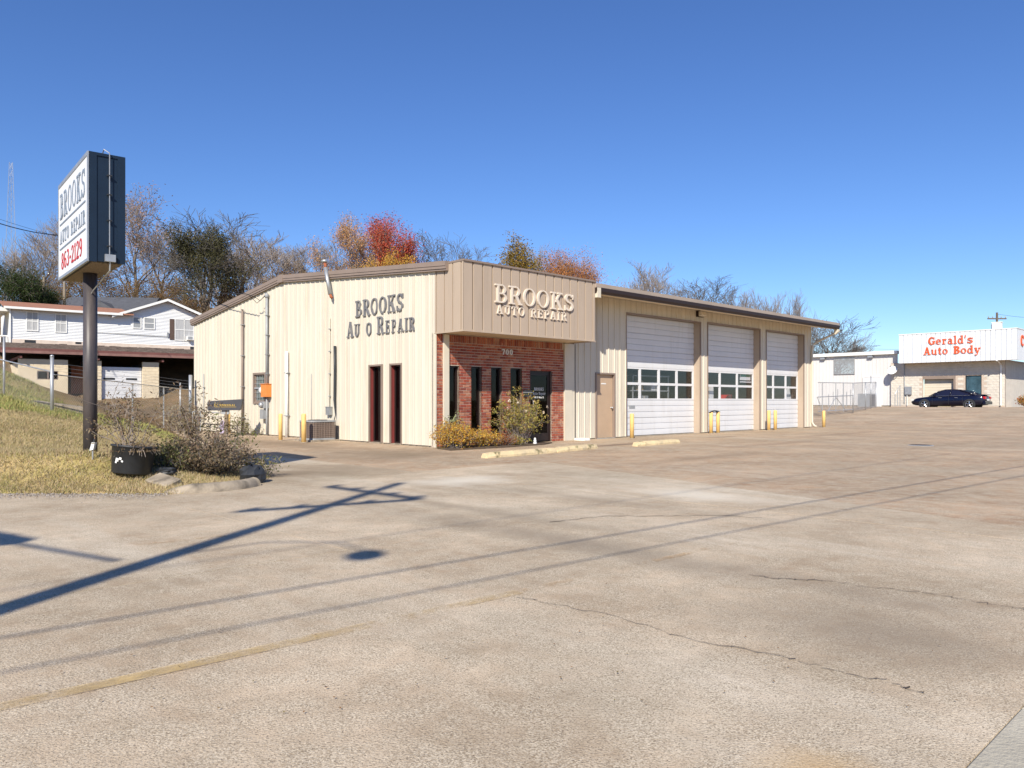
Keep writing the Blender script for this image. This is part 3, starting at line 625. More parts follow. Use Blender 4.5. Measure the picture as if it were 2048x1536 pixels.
rake(-.55, RIDGE - .16, 'rake_trim'); rake(RIDGE + .16, D_ + .12, 'rake_trim')
b_ = MB(); b_.add([(-.14, RIDGE - .17, 5.375), (-.14, RIDGE + .17, 5.37), (-.14, RIDGE + .17, 5.625), (-.14, RIDGE, 5.645), (-.14, RIDGE - .17, 5.63), (.2, RIDGE - .17, 5.375), (.2, RIDGE + .17, 5.37), (.2, RIDGE + .17, 5.625), (.2, RIDGE, 5.645), (.2, RIDGE - .17, 5.63)], [(0, 1, 2, 3, 4), (0, 4, 9, 5), (1, 6, 7, 2), (2, 7, 8, 3), (3, 8, 9, 4), (0, 5, 6, 1)]); b_.build('ridge_cap', M['brown'], roof)
# front gutter, eave trim, soffit
XE = L_ + .32
MB().box(5.225, -1.20, 4.70, XE, -1.12, 4.825).build('eave_trim', M['roofm'], roof)
b_ = MB(); pr = [(-1.23, 4.71), (-1.23, 4.60), (-1.20, 4.53), (-1.12, 4.53), (-1.12, 4.71)]
b_.prism(pr, lambda y, z: (5.225, y, z), lambda y, z: (XE - .02, y, z)); b_.build('gutter', M['dkbrown'], roof)
b_ = MB(); b_.add([(5.23, -1.118, 4.53), (XE - .05, -1.118, 4.53), (XE - .05, -.04, 4.71), (5.23, -.04, 4.71)], [(0, 1, 2, 3)]); b_.build('soffit', M['soffit'], roof)
MB().prism([(-1.12, 4.53), (-.03, 4.71), (-.03, 4.86), (-1.12, 4.78)], lambda y, z: (XE - .04, y, z), lambda y, z: (XE - .01, y, z)).build('eave_end', M['soffit'], roof)
MB().box(5.235, -1.24, 4.40, 5.40, -1.10, 4.70).build('gutter_end', M['cream'], roof)
MB().prism([(-1.24, 4.53), (-1.24, 4.42), (-1.1, 4.30), (-1.02, 4.38), (-1.05, 4.53)], lambda y, z: (XE - .22, y, z), lambda y, z: (XE - .08, y, z)).build('gutter_outlet', M['cream'], roof)
b_ = MB().tube([(XE - .15, -1.1, 4.38), (XE - .2, -.9, 4.28), (L_ + .08, -.25, 4.0), (L_ - .02, -.09, 3.85), (L_ - .05, -.075, 3.5), (L_ - .05, -.075, .25), (L_ - .02, -.16, .08), (L_ + .02, -.26, .04)], .05, 8); b_.build('downspout', M['cream'], shop, True)
MB().box(-.035, -.03, 0, .0, .05, 3.04).build('corner_flashing', M['cream'], gw)
# canopy (fascia box over the entrance)
can = MB().box(.03, -1.12, 3.085, 5.19, .0, 3.11).box(.03, -1.1, 4.80, 5.19, .02, 4.86).build('canopy', M['soffit'], shop)
FW = 5.22; FT = 4.88
siding(can, lambda a, z, d: (a, -1.15 - d, z), 0, FW, lambda a: 3.07, lambda a: FT, 'rev', M['taupe'], panel=1.0287, name='fascia_panel')
siding(can, lambda a, z, d: (-.008 - d, a, z), -1.15, .035, lambda a: 3.07, lambda a: roof_z(a) - .1 if a > -.55 else FT, 'rev', M['taupe'], panel=1.2, name='fascia_panel', breaks=(-.55,))
siding(can, lambda a, z, d: (FW + d, a, z), -1.15, -.02, lambda a: 3.07, lambda a: FT, 'rev', M['taupe'], panel=1.2, name='fascia_panel')
MB().box(-.02, -1.185, FT - .02, FW + .02, -1.05, FT + .03).box(-.02, -1.05, FT - .02, .08, -.5, FT + .03).build('top_trim', M['brown'], can)
MB().box(-.03, -1.178, 3.045, FW + .03, -1.11, 3.075).box(-.03, -1.11, 3.045, .02, .02, 3.075).box(FW - .02, -1.11, 3.045, FW + .03, 0, 3.075).build('bottom_trim', M['taupe'], can)
b_ = MB()
for k in range(17): b_.box(.05 + k * .305, -1.09, 3.072, .33 + k * .305, -.03, 3.084)
b_.build('soffit_panels', M['soffit'], can)
cl = lambda x0, z0: (lambda a, z, d: (x0 + a, -1.15 - d, z0 + z))
letters('BROOKS', cl(1.06, 3.88), 3.16, 0.50, .05, M['letcream'], can, base=-.01, bold=.66)
letters('AUTO REPAIR', cl(1.13, 3.585), 2.78, 0.24, .038, M['letcream'], can, base=-.01, gap=.26, bold=.7)
# grey letters on the gable wall: text runs towards the near corner
gl = lambda t0, z0: (lambda a, z, d: (-d, t0 - a, z0 + z))
letters('BROOKS', gl(3.92, 3.79), 2.48, .50, .045, M['letgrey'], gw, base=.0, bold=.88)
letters('AUTO REPAIR', gl(4.40, 3.20), 3.50, .48, .045, M['letgrey'], gw, base=.0, caps=[1, .8, .8, .8, .8, 1.08, .78, .78, .78, .78, .78], skip='T', gap=.16, bold=.85)
# the missing T: only stubs of it are left
MB().box(-.04, 3.17, 3.53, -.0, 3.30, 3.56).build('letter_stub', M['letgrey'], gw)
# gable windows (two tall slots with a maroon reveal, one sash window)
def slot_window(parent, place, a0, a1, z0, z1, dp, fm, gm, reveal, mull=True):
    wn = MB()
    wn.prism([(a0, z0), (a1, z0), (a1, z1), (a0, z1)], lambda a, z: place(a, z, -dp - .01), lambda a, z: place(a, z, -dp - .06)) if False else None
    t = .045
    for (p0, p1, q0_, q1_) in ((a0, a1, z1 - t, z1), (a0, a1, z0, z0 + t), (a0, a0 + t, z0 + t, z1 - t), (a1 - t, a1, z0 + t, z1 - t)) + (((a0 + (a1 - a0) * .5 - .02, a0 + (a1 - a0) * .5 + .02, z0 + t, z1 - t),) if mull else ()):
        wn.prism([(p0, q0_), (p1, q0_), (p1, q1_), (p0, q1_)], lambda a, z: place(a, z, -dp + .03), lambda a, z: place(a, z, -dp - .03))
    o = wn.build('window', fm, parent)
    MB().prism([(a0 + t, z0 + t), (a1 - t, z0 + t), (a1 - t, z1 - t), (a0 + t, z1 - t)], lambda a, z: place(a, z, -dp), lambda a, z: place(a, z, -dp - .006)).build('pane', gm, o)
    rv = MB()
    for p, q in (((a0, z0), (a0, z1)), ((a1, z0), (a1, z1)), ((a0, z1), (a1, z1)), ((a0, z0), (a1, z0))):
        rv.add([place(p[0], p[1], .012), place(q[0], q[1], .012), place(q[0], q[1], -dp + .03), place(p[0], p[1], -dp + .03)], [(0, 1, 2, 3)])
    rv.build('reveal', reveal, o)
    return o
for (a0, a1, z0, z1) in WG[:2]:
    o = slot_window(shop, GAB, a0, a1, .03, z1, .13, M['frame'], M['dglass'], M['redframe'], mull=True)
    MB().box(-.05, a0 - .05, z1, .0, a1 + .05, z1 + .05).box(-.05, a0 - .05, .03, -.0, a0, z1).box(-.05, a1, .03, -.0, a1 + .05, z1).build('frame', M['brown'], o)
    MB().box(-.03, a0 - .05, -.005, .13, a1 + .05, .03).build('sill', M['conc'], o)
o = slot_window(shop, GAB, *WG[2], .04, M['brown'], mat('old_glass_reflection', (.15, .18, .175), .12, .5, 7), M['brown'], mull=False)  # opaque pane: grey-green reflection painted into its mottled colour
a0, a1, z0, z1 = WG[2]
MB().box(-.05, a0 - .07, z1, 0, a1 + .07, z1 + .07).box(-.05, a0 - .07, z0 - .08, 0, a1 + .07, z0).box(-.05, a0 - .07, z0, 0, a0, z1).box(-.05, a1, z0, 0, a1 + .07, z1).build('frame', M['brown'], o)
MB().box(-.02, a0, (z0 + z1) / 2 - .03, .02, a1, (z0 + z1) / 2 + .03).build('meeting_rail', M['grey'], o)
b_ = MB()
for k in range(1, 4): b_.box(-.012, a0 + k * (a1 - a0) / 4 - .006, z0, -.006, a0 + k * (a1 - a0) / 4 + .006, z1)
for k in (1, 2, 4, 5): b_.box(-.0125, a0, z0 + k * (z1 - z0) / 6 - .006, -.0065, a1, z0 + k * (z1 - z0) / 6 + .006)
b_.build('bars', M['grey'], o)

# brick entrance wall ------------------------------------------------
OPN = [(.43, .80, .12, 2.21), (1.24, 1.63, .12, 2.21), (1.99, 2.40, .12, 2.21), (2.76, 3.22, .12, 2.21), (3.57, 4.54, 0, 2.19)]
b_ = MB(); xs_ = sorted({0.0, 5.06} | {v for o_ in OPN for v in o_[:2]})
for a, c in zip(xs_[:-1], xs_[1:]):
    h = [o_ for o_ in OPN if o_[0] <= a and c <= o_[1]]
    if h:
        b_.box(a, .0, h[0][3], c, .2, 3.07)
        if h[0][2] > .02: b_.box(a, .0, 0, c, .2, h[0][2])
    else: b_.box(a, .0, 0, c, .2, 3.07)
bw = b_.build('brick_wall', M['mortar'], shop)
BL, BH, JT = .199, .0625, .0145
bricks = []
z = .005; row = 0
while z + BH < 2.86:
    zm = z + BH / 2; blk = [(o_[0], o_[1]) for o_ in OPN if o_[2] - .02 < zm < o_[3] + .0]
    spans = []; x = 0.0
    for p, q in blk: spans.append((x, p)); x = q
    spans.append((x, 5.055))
    for p, q in spans:
        x = -(BL + JT) + ((row % 2) * (BL + JT) / 2)
        while x < q:
            lo, hi = max(x, p), min(x + BL, q)
            if hi - lo > .022: bricks.append((lo, hi, z, z + BH))
            x += BL + JT
    z += BH + JT; row += 1
x = 0.005
while x + BH < 5.055: bricks.append((x, x + BH, z, 3.05)); x += BH + JT
score = [(min(1, (b[1] - b[0]) / .2) * (1.5 if b[2] > 2.25 else 1.0) * (1.2 if b[0] > 4.5 else 1) * (0.1 if b[2] < .5 and b[0] < 3.3 else 1) + random.random() * .3, i) for i, b in enumerate(bricks)]
top = {i for _, i in sorted(score, reverse=True)[:300]}
cache = {}
def brick_geo(b_, x0, x1, z0, z1, y0):
    c = .004; f = y0
    b_.add([(x0, .05, z0), (x1, .05, z0), (x1, .05, z1), (x0, .05, z1), (x0, f + c, z0), (x1, f + c, z0), (x1, f + c, z1), (x0, f + c, z1), (x0 + c, f, z0 + c), (x1 - c, f, z0 + c), (x1 - c, f, z1 - c), (x0 + c, f, z1 - c)],
           [(0, 1, 5, 4), (1, 2, 6, 5), (2, 3, 7, 6), (3, 0, 4, 7), (4, 5, 9, 8), (5, 6, 10, 9), (6, 7, 11, 10), (7, 4, 8, 11), (8, 9, 10, 11)])
rest = MB()
for i, (x0, x1, z0, z1) in enumerate(bricks):
    dy = random.uniform(-.014, -.009)
    if i in top:
        key = (round(x1 - x0, 3), round(z1 - z0, 3))
        if key not in cache:
            t_ = MB(); brick_geo(t_, 0, x1 - x0, 0, z1 - z0, 0); cache[key] = t_.mesh('brick'); cache[key].materials.append(M['brick'])
        put('brick', cache[key], bw, (x0, dy, z0))
    else: brick_geo(rest, x0, x1, z0, z1, dy)
stuff(rest.build('bricks', M['brick'], bw))
for (a0, a1, z0, z1) in OPN[:4]: slot_window(shop, FRO, a0, a1, z0, z1, .11, M['frame'], M['dglass'], M['frame'], mull=False)
# cream post at the corner of the canopy
MB().box(.22, -.075, 0, .40, -.018, 3.045).build('corner_post', M['cream'], shop)
# glass entrance door
a0, a1, z1 = 3.57, 4.54, 2.19
ed = MB().box(a0, .06, .0, a0 + .06, .14, z1).box(a1 - .06, .06, 0, a1, .14, z1).box(a0 + .06, .06, z1 - .07, a1 - .06, .14, z1).box(a0 + .06, .075, .02, a0 + .13, .125, z1 - .07).box(a1 - .13, .075, .02, a1 - .06, .125, z1 - .07).box(a0 + .13, .075, .02, a1 - .13, .125, .26).box(a0 + .13, .075, z1 - .16, a1 - .13, .125, z1 - .07).build('entrance_door', M['frame'], shop)
MB().box(a0 + .13, .095, .26, a1 - .13, .101, z1 - .16).build('pane', M['dglass'], ed)
MB().tube([(a0 + .17, .06, 1.25), (a0 + .17, .02, 1.25), (a0 + .17, .02, .9), (a0 + .17, .06, .9)], .012, 6).build('handle', M['grey'], ed)
dl = lambda x0, z0: (lambda a, z, d: (x0 + a, .094 - d, z0 + z))
letters('BROOKS', dl(3.84, 1.56), .42, .095, .004, M['pale'], ed)
letters('Auto Repair', dl(3.79, 1.435), .55, .085, .004, M['pale'], ed)
letters('700 N. Main St.', dl(3.83, 1.33), .45, .06, .004, M['pale'], ed)
# 700 house number
letters('700', lambda a, z, d: (2.40 + a, -.014 - d, 2.59 + z), .42, .16, .03, M['pale'], bw, name='house_number', bold=.85, gap=.3)
# mail box on the brick pier
o = thing('letter_box', 'small black letter box hung on the brick beside the glass door', 'mailbox', W(3.40, -.02, 1.36), TH)
MB().prism([(-.13, 0), (.13, 0), (.14, .14), (.12, .21), (-.12, .21), (-.14, .14)], lambda x, z: (x, -.10, z), lambda x, z: (x, 0, z)).build('box', M['black'], o)
MB().box(-.15, -.115, .13, .15, -.0, .15).build('lid', M['grey'], o)
# person door
a0, a1 = 6.59, 7.61
pdr = MB().box(a0 + .06, .05, .01, a1 - .06, .09, 2.12).build('side_door', M['tan'], shop)
MB().box(a0, -.04, 0, a0 + .055, .12, 2.18).box(a1 - .055, -.04, 0, a1, .12, 2.18).box(a0 + .055, -.04, 2.125, a1 - .055, .12, 2.18).build('frame', M['brown'], pdr)
MB().lathe([(.03, 0), (.03, .02), (.014, .03), (.014, .05), (.032, .06), (.028, .09), (.0, .095)], 10, (a1 - .14, .05, 1.02), M=Matrix.Rotation(R(90), 3, 'X')).build('handle', M['steel'], pdr, True)
MB().box(a0 + .38, .044, 1.80, a0 + .62, .049, 1.84).build('notice', M['pale'], pdr)
MB().box(a0 + .055, -.1, -.002, a1 - .055, .05, .012).build('threshold', M['grey'], pdr)
# bay doors
def rib_section(x0, x1, z0, z1, y, pitch=.205):
    n = max(1, round((z1 - z0) / pitch)); h = (z1 - z0) / n; P = []
    for k in range(n):
        zz = z0 + k * h; P += [(zz + .004, .022), (zz + .014, .002), (zz + h * .5, -.001), (zz + h - .016, 0.0), (zz + h - .008, .024)]
    P[0] = (z0 + .002, .012)
    b_ = MB(); V = []
    for zz, d in P: V += [(x0, y + d, zz), (x1, y + d, zz)]
    V += [(x0, y + .026, z1 - .002), (x1, y + .026, z1 - .002)]
    m_ = len(V) // 2
    b_.add(V, [(2 * i, 2 * i + 1, 2 * i + 3, 2 * i + 2) for i in range(m_ - 1)])
    b_.box(x0, y + .028, z0, x1, y + .05, z1); return b_
bays = [(8.23, 12.82, 4.25, 4), (13.35, 17.41, 4.28, 3), (17.97, 21.49, 4.28, 3)]
for x0, x1, zt, nc in bays:
    y = .27
    gd = MB().box(x0 - .02, .01, 0, x0 + .0, .33, zt).box(x1, .01, 0, x1 + .02, .33, zt).box(x0, .01, zt, x1, .33, zt + .02).build('bay_door', M['brown'], shop)
    for z0, z1 in ((.02, .65), (.65, 1.28), (2.43, 3.04), (3.04, 3.65), (3.65, zt)):
        rib_section(x0 + .012, x1 - .012, z0, z1, y).build('door_section', M['white'], gd)
    f = MB(); t = .055; z0, z1 = 1.28, 2.43; zm = (z0 + z1) / 2; zs = [z0, zm, z1]; xs2 = [x0 + .012 + (x1 - x0 - .024) * k / nc for k in range(nc + 1)]
    f.box(x0 + .012, y - .004, z0 + .002, x1 - .012, y + .04, z0 + t).box(x0 + .012, y - .004, z1 - t, x1 - .012, y + .04, z1 - .002).box(x0 + .012, y - .002, zm - t * .8, x1 - .012, y + .04, zm + t * .8)
    for k, xx in enumerate(xs2):
        l, r = (0, .09) if k == 0 else ((-.09, 0) if k == nc else (-.06, .06)); f.box(xx + l, y - .003, z0 + t, xx + r, y + .038, zm - t * .8).box(xx + l, y - .003, zm + t * .8, xx + r, y + .038, z1 - t)
    f.build('window_frame', M['white'], gd)
    for k in range(nc):
        for j in range(2): MB().box(xs2[k] + .05, y + .016, zs[j] + .04, xs2[k + 1] - .05, y + .020, zs[j + 1] - .04).build('pane', M['glass'], gd)
    # cream jamb columns beside the bay, taupe returns inside
    MB().box(x0 + .001, .012, 0, x0 + .012, y + .05, zt).build('jamb', M['taupe'], gd); MB().box(x1 - .012, .012, 0, x1 - .001, y + .05, zt).build('jamb', M['taupe'], gd)
    MB().box(x0 - .035, -.04, 0.02, x0 - .0, .008, zt + .03).box(x1, -.04, .02, x1 + .035, .008, zt + .03).box(x0, -.04, zt, x1, .008, zt + .03).build('opening_trim', M['brown'] if nc == 4 else M['brown'], gd)
    MB().box(x0 + .3, y - .004, .14, x0 + .303, y - .003, .141)
    MB().box(x0 + .01, -.1, -.004, x1 - .01, .31, .010).build('threshold', M['conc'], gd)
    if nc == 4:
        MB().box(x0 + .52, y - .012, .98, x0 + .85, y - .004, 1.09).build('notice_plate', M['grey'], gd)
# wall lamp
o = thing('wall_lamp', 'boxy floodlight on the wall between the two nearest bay doors', 'lamp', W(12.70, -.03, 4.45), TH)
MB().box(-.20, -.10, 0, .20, 0, .22).build('housing', M['dkbrown'], o); MB().prism([(-.10, .02), (-.24, .06), (-.20, .20), (-.10, .21)], lambda y, z: (-.17, y, z), lambda y, z: (.17, y, z)).build('lens', M['cream'], o)

# ------------------------------------------------------------------ fittings on the gable wall
def pipe(name, label, cat, pts, r, m, n=8, straps=0):
    o = thing(name, label, cat, W(0, pts[0][1], 0), TH); y0 = pts[0][1]
    MB().tube([(p[0], p[1] - y0, p[2]) for p in pts], r, n).build('tube', m, o, True)
    if straps:
        b_ = MB(); z0, z1 = pts[0][2], pts[-1][2]
        for k in range(straps): z = z0 + (z1 - z0) * (k + .5) / straps; x = pts[0][0]; b_.box(x - r - .008, -r - .03, z - .012, -.02, r + .03, z + .012)
        b_.build('straps', M['grey'], o)
    return o
pipe('wall_pipe', 'tall brown pipe up the cream gable wall left of the sash window', 'pipe', [(-.09, 11.68, 0.03), (-.09, 11.68, 4.70)], .045, M['brown'], straps=4)
pipe('drain_pipe', 'white plastic pipe standing against the cream gable wall', 'pipe', [(-.10, 8.17, -.0), (-.10, 8.17, 2.95)], .055, M['whitep'], 12, straps=2)
pipe('refrigerant_line', 'black insulated line above the air conditioner', 'pipe', [(-.06, 5.07, 2.98), (-.06, 5.06, 2.2), (-.06, 5.08, 1.28), (-.06, 5.03, .8), (-.16, 5.03, .45)], [.045, .045, .045, .014, .014], M['black'], straps=0)
pipe('electrical_conduit', 'thin cream conduit running down the wall to the disconnect box', 'conduit', [(-.045, 5.42, 1.04), (-.045, 5.42, 3.9)], .014, M['cream'], 6, straps=4)
pipe('electrical_conduit', 'short thin conduit on the wall right of the white plastic pipe', 'conduit', [(-.045, 6.58, .25), (-.045, 6.58, 2.15)], .010, M['grey'], 6)
pipe('electrical_conduit', 'thin grey conduit near the far back corner of the gable wall', 'conduit', [(-.05, 15.42, .1), (-.05, 15.42, 2.36)], .016, M['grey'], 6, straps=2)
# service mast with meter
o = thing('service_mast', 'grey electrical service mast with meter and boxes on the gable wall', 'service mast', W(0, 9.66, 0), TH)
MB().tube([(-.10, 0, 1.75), (-.10, 0, 4.95)], .045, 10).build('mast', M['grey'], o, True)
MB().tube([(-.10, 0, .02), (-.10, 0, 1.45)], .035, 8).build('lower_conduit', M['grey'], o, True)
MB().lathe([(.05, 0), (.075, .04), (.08, .12), (.05, .17), (.0, .18)], 10, (-.10, 0, 4.93)).build('weather_head', M['grey'], o, True)
MB().box(-.20, -.02, .98, -.035, .30, 1.22).box(-.20, .10, .60, -.035, .34, .94).build('breaker_box', M['grey'], o)
MB().lathe([(.10, 0), (.10, .06), (.085, .10), (0.0, .11)], 16, (-.2, .16, 1.10), M=Matrix.Rotation(R(-90), 3, 'Y')).build('gauge', M['steel'], o, True)
b_ = MB()
for z in (2.2, 2.9, 3.6, 4.3): b_.box(-.15, -.07, z, -.02, .07, z + .02)
b_.build('straps', M['steel'], o)
b_ = MB(); b_.tube([(-.16, .0, 5.02), (-.4, -.1, 4.8), (-.5, .1, 4.95), (-.75, .3, 5.05)], .012, 5).tube([(-.16, .02, 5.0), (-.35, .25, 4.75), (-.6, .3, 5.0)], .012, 5); b_.build('drip_loops', M['wire'], o)
o = thing('junction_box', 'orange painted electrical box with round meter on the gable wall', 'electrical box', W(0, 9.72, 1.37), TH)
MB().box(-.22, -.28, .02, -.03, .16, .47).build('box', M['orange'], o); MB().box(-.24, -.30, .47, -.02, .20, .49).build('rain_lid', M['orange'], o)
MB().lathe([(.12, 0), (.12, .07), (.10, .14), (.06, .17), (0.0, .175)], 16, (-.14, .16, .26), M=Matrix.Rotation(R(-90), 3, 'X')).build('meter', M['glass'] if False else M['pale'], o, True)
o = thing('disconnect_box', 'small grey disconnect box on the wall above the air conditioner', 'electrical box', W(0, 5.42, .80), TH)
MB().box(-.12, -.12, 0, -.02, .12, .26).build('box', M['steel'], o); MB().box(-.135, -.13, .24, -.02, .13, .265).build('hood', M['steel'], o)
# flue through the eave
o = thing('flue_pipe', 'leaning galvanised flue pipe with rusty neck and cap at the roof edge', 'flue', W(0, 5.3, 4.55), TH)
MB().tube([(-.16, -.12, .06), (-.19, .12, .93)], .062, 12).build('duct', M['steel'], o, True); MB().tube([(-.185, .112, .90), (-.19, .16, 1.14)], .05, 12).build('neck', M['rust'], o, True)
MB().lathe([(.0, .0), (.10, .005), (.105, .06), (.04, .10), (0, .105)], 14, (-.19, .17, 1.10)).build('cap', M['steel'], o, True)
MB().tube([(-.16, -.11, .08), (-.15, -.15, -.02), (-.12, -.18, -.06)], .045, 10).build('elbow', M['rust'], o, True)
# air conditioner
o = thing('air_conditioner', 'round cornered caged air conditioner unit behind a yellow bollard', 'air conditioner', W(-.62, 5.15, 0), TH)
def rrect(h, r, n=4): return [((h - r) * sx + r * math.cos(R(a0_ + 90 * k / n)), (h - r) * sy + r * math.sin(R(a0_ + 90 * k / n))) for sx, sy, a0_ in ((1, 1, 0), (-1, 1, 90), (-1, -1, 180), (1, -1, 270)) for k in range(n + 1)]
MB().prism(rrect(.40, .1), lambda x, y: (x, y, .10), lambda x, y: (x, y, .60)).build('coil', mat('ac_coil', (.16, .12, .10), .7, .3, 20, stretch=(1, 1, 6)), o)
MB().prism(rrect(.43, .12), lambda x, y: (x, y, .60), lambda x, y: (x, y, .645)).prism(rrect(.43, .12), lambda x, y: (x, y, .055), lambda x, y: (x, y, .105)).build('casing', M['grey'], o)
b_ = MB(); rr_ = rrect(.42, .11, 3)
for k in range(8): z = .14 + k * .06; b_.tube([(x, y, z) for x, y in rr_ + rr_[:1]], .006, 4, False)
for x, y in rr_: b_.tube([(x, y, .1), (x, y, .6)], .006, 4, False)
for k in range(-3, 4):
    for sx in (-.42, .42): b_.tube([(sx, k * .09, .1), (sx, k * .09, .6)], .006, 4, False); b_.tube([(k * .09, sx, .1), (k * .09, sx, .6)], .006, 4, False)
b_.build('guard', M['brown'], o); MB().box(-.5, -.5, 0, .5, .5, .055).build('pad', M['conc'], o); MB().lathe([(.3, .646), (.3, .66), (.05, .67), (0, .67)], 20).build('fan_grille', M['black'], o)
# bollards
bm = MB().lathe([(.075, -.05), (.075, .93), (.06, .955), (.0, .965)], 16)
bmesh_ = bm.mesh('bollard'); bmesh_.materials.append(M['yellow']); bmesh_.polygons.foreach_set('use_smooth', [True] * len(bmesh_.polygons))
def bollard(s, t, lab, h=.93, r=1.0):
    o = thing('bollard', lab, 'bollard', W(s, t, 0), TH, 'yellow bollards'); p = put('post', bmesh_, o); p.scale = (r, r, h / .93)
    MB().lathe([(.10 * r, -.01), (.10 * r, .012), (.078 * r, .02)], 14).build('base_collar', M['conc'], o)
bollard(-1.35, 6.15, 'yellow bollard by the gable wall left of the air conditioner', .82, .85)
bollard(-1.42, 4.55, 'yellow bollard standing in front of the air conditioner', .84, .95)
bollard(-.5, 11.95, 'yellow bollard near the hydrant and brown wall pipe', .75, .8)
bollard(7.75, -.62, 'single yellow bollard at the left side of the nearest bay door', .80, .95)
bollard(12.92, -.42, 'left bollard of the strapped pair between the near and middle bays', .80, .95)
bollard(13.42, -.42, 'right bollard of the strapped pair between the near and middle bays', .80, .95)
bollard(17.42, -.42, 'left bollard of the bare pair before the farthest bay door', .82, .95)
bollard(17.98, -.42, 'right bollard of the bare pair before the farthest bay door', .82, .95)
bollard(22.62, -.45, 'yellow bollard at the far end corner beside the downspout', .76, .95)
o = tag(MB().box(12.83, -.47, .80, 13.5, -.37, .835).tube([(12.9, -.42, .835), (13.1, -.45, .87), (13.3, -.4, .86), (13.48, -.43, .83)], .02, 6).build('rubber_strap', M['black']), 'black rubber strip lying across the tops of two bollards', 'strap'); o.location = (CX, CY, 0); o.rotation_euler = (0, 0, TH)
# wheel stops
def wheel_stop(s0, t0, s1, t1, lab):
    a = W(s0, t0); c = W(s1, t1); ln = (c - a).length; o = tag(None or MB().build('x', M['ystop']), lab, 'wheel stop', 'yellow wheel stops')
    b_ = MB(); n = 8; prof = [(-.10, 0), (-.10, .05), (-.065, .125), (.065, .125), (.10, .05), (.10, 0)]; V = []
    for i in range(n + 1):
        x = ln * i / n; e = .03 if i in (0, n) else 0
        V += [(x + random.uniform(-.004, .004), y * (1 - e * 2) + random.uniform(-.004, .004), max(0, z - e * .6 + random.uniform(-.004, .004)) if z else 0) for y, z in prof]
    k = len(prof); b_.add(V, [(i * k + j, i * k + j + 1, (i + 1) * k + j + 1, (i + 1) * k + j) for i in range(n) for j in range(k - 1)] + [tuple(range(k)), tuple(n * k + j for j in range(k))[::-1]])
    me = b_.mesh('wheel_stop'); me.materials.append(M['ystop']); old = o.data; o.data = me; o.name = 'wheel_stop'; bpy.data.meshes.remove(old)
    o.location = a; o.rotation_euler = (0, 0, math.atan2(c.y - a.y, c.x - a.x)); return o
wheel_stop(-1.60, -3.75, .84, -3.55, 'long yellow wheel stop nearest the orange shrub'); wheel_stop(.90, -3.52, 2.74, -3.22, 'mossy yellow wheel stop in line with the one by the shrub')
wheel_stop(4.25, -3.40, 6.50, -3.24, 'yellow wheel stop lying apart before the nearest bay door')

# ------------------------------------------------------------------ things seen inside the bays
def in_shop(name, lab, cat, s, t): return thing(name, lab, cat, W(s, t, 0), TH)
o = in_shop('shelf_unit', 'tall grey shelving seen through the panes of the nearest bay', 'shelf', 9.6, .75)
for x in (0, 2.2):
    for y in (0, .5): MB().box(x - .02, y - .02, 0, x + .02, y + .02, 2.2).build('post', M['grey'], o)
for z in (.4, 1.0, 1.6, 2.15): MB().box(-.03, -.03, z, 2.23, .53, z + .04).build('shelf', M['grey'], o)
for i, (s, t, z, a, h, m_, lab) in enumerate([(9.9, .80, 1.64, .4, .35, 'cardboard', 'brown carton on the top shelf, left'), (10.8, .80, 1.64, .5, .3, 'whitep', 'white carton on the top shelf, right'), (10.1, .80, 1.04, .5, .4, 'grey', 'grey bin on the middle shelf'), (13.9, .50, 0, .7, 1.85, 'whitep', 'tall white crate stack behind the middle bay panes'), (15.9, .62, 1.0, .35, .50, 'red', 'red jug behind the middle bay panes')]):
    o = thing('carton' if m_ != 'red' else 'jug', lab, 'box' if m_ != 'red' else 'jug', W(s, t, z), TH)
    MB().cham(0, 0, 0, a, .35, h, .01).build('body', M[m_], o); MB().box(a * .45, -.003, .01, a * .55, 0, h - .01).build('tape', M['cream'], o)
o = in_shop('work_bench', 'long bench under the red jug inside the middle bay', 'bench', 15.2, .55)
MB().box(0, 0, .94, 1.9, .6, 1.0).build('top', M['wood'], o)
for x in (.05, 1.8):
    for y in (.04, .5): MB().box(x, y, 0, x + .07, y + .07, .94).build('leg', M['wood'], o)
o = in_shop('hanging_sign', 'green and white sign hung inside the middle bay window', 'sign', 16.45, .36)
MB().box(0, 0, 2.12, .85, .02, 2.40).build('board', M['pale'], o); MB().box(.03, -.003, 2.26, .80, 0, 2.37).build('band', M['green'], o); MB().box(0, -.004, 2.02, 1.0, .02, 2.07).build('rail', M['white'], o)
o = in_shop('leaning_bonnet', 'pale car bonnet leaning inside the farthest bay', 'bonnet', 20.4, .42)
MB().prism([(0, 1.0), (.9, 1.95), (1.05, 1.1), (.5, .7)], lambda x, z: (x, 0 + z * .1, z), lambda x, z: (x, .03 + z * .1, z)).build('panel', M['pale'], o); MB().box(.3, .1, 0, .36, .16, 1.2).build('prop', M['wood'], o)
o = in_shop('ceiling_duct', 'long pale duct under the roof inside the bays', 'duct', 8.6, 6.0)
MB().tube([(0, 0, 3.6), (13, 0, 3.6)], .25, 12).build('duct', M['steel'], o, True); b_ = MB()
for k in range(5): b_.tube([(1 + k * 2.7, 0, 3.8), (1 + k * 2.7, 0, 5.2)], .01, 4)
b_.build('hangers', M['wire'], o)

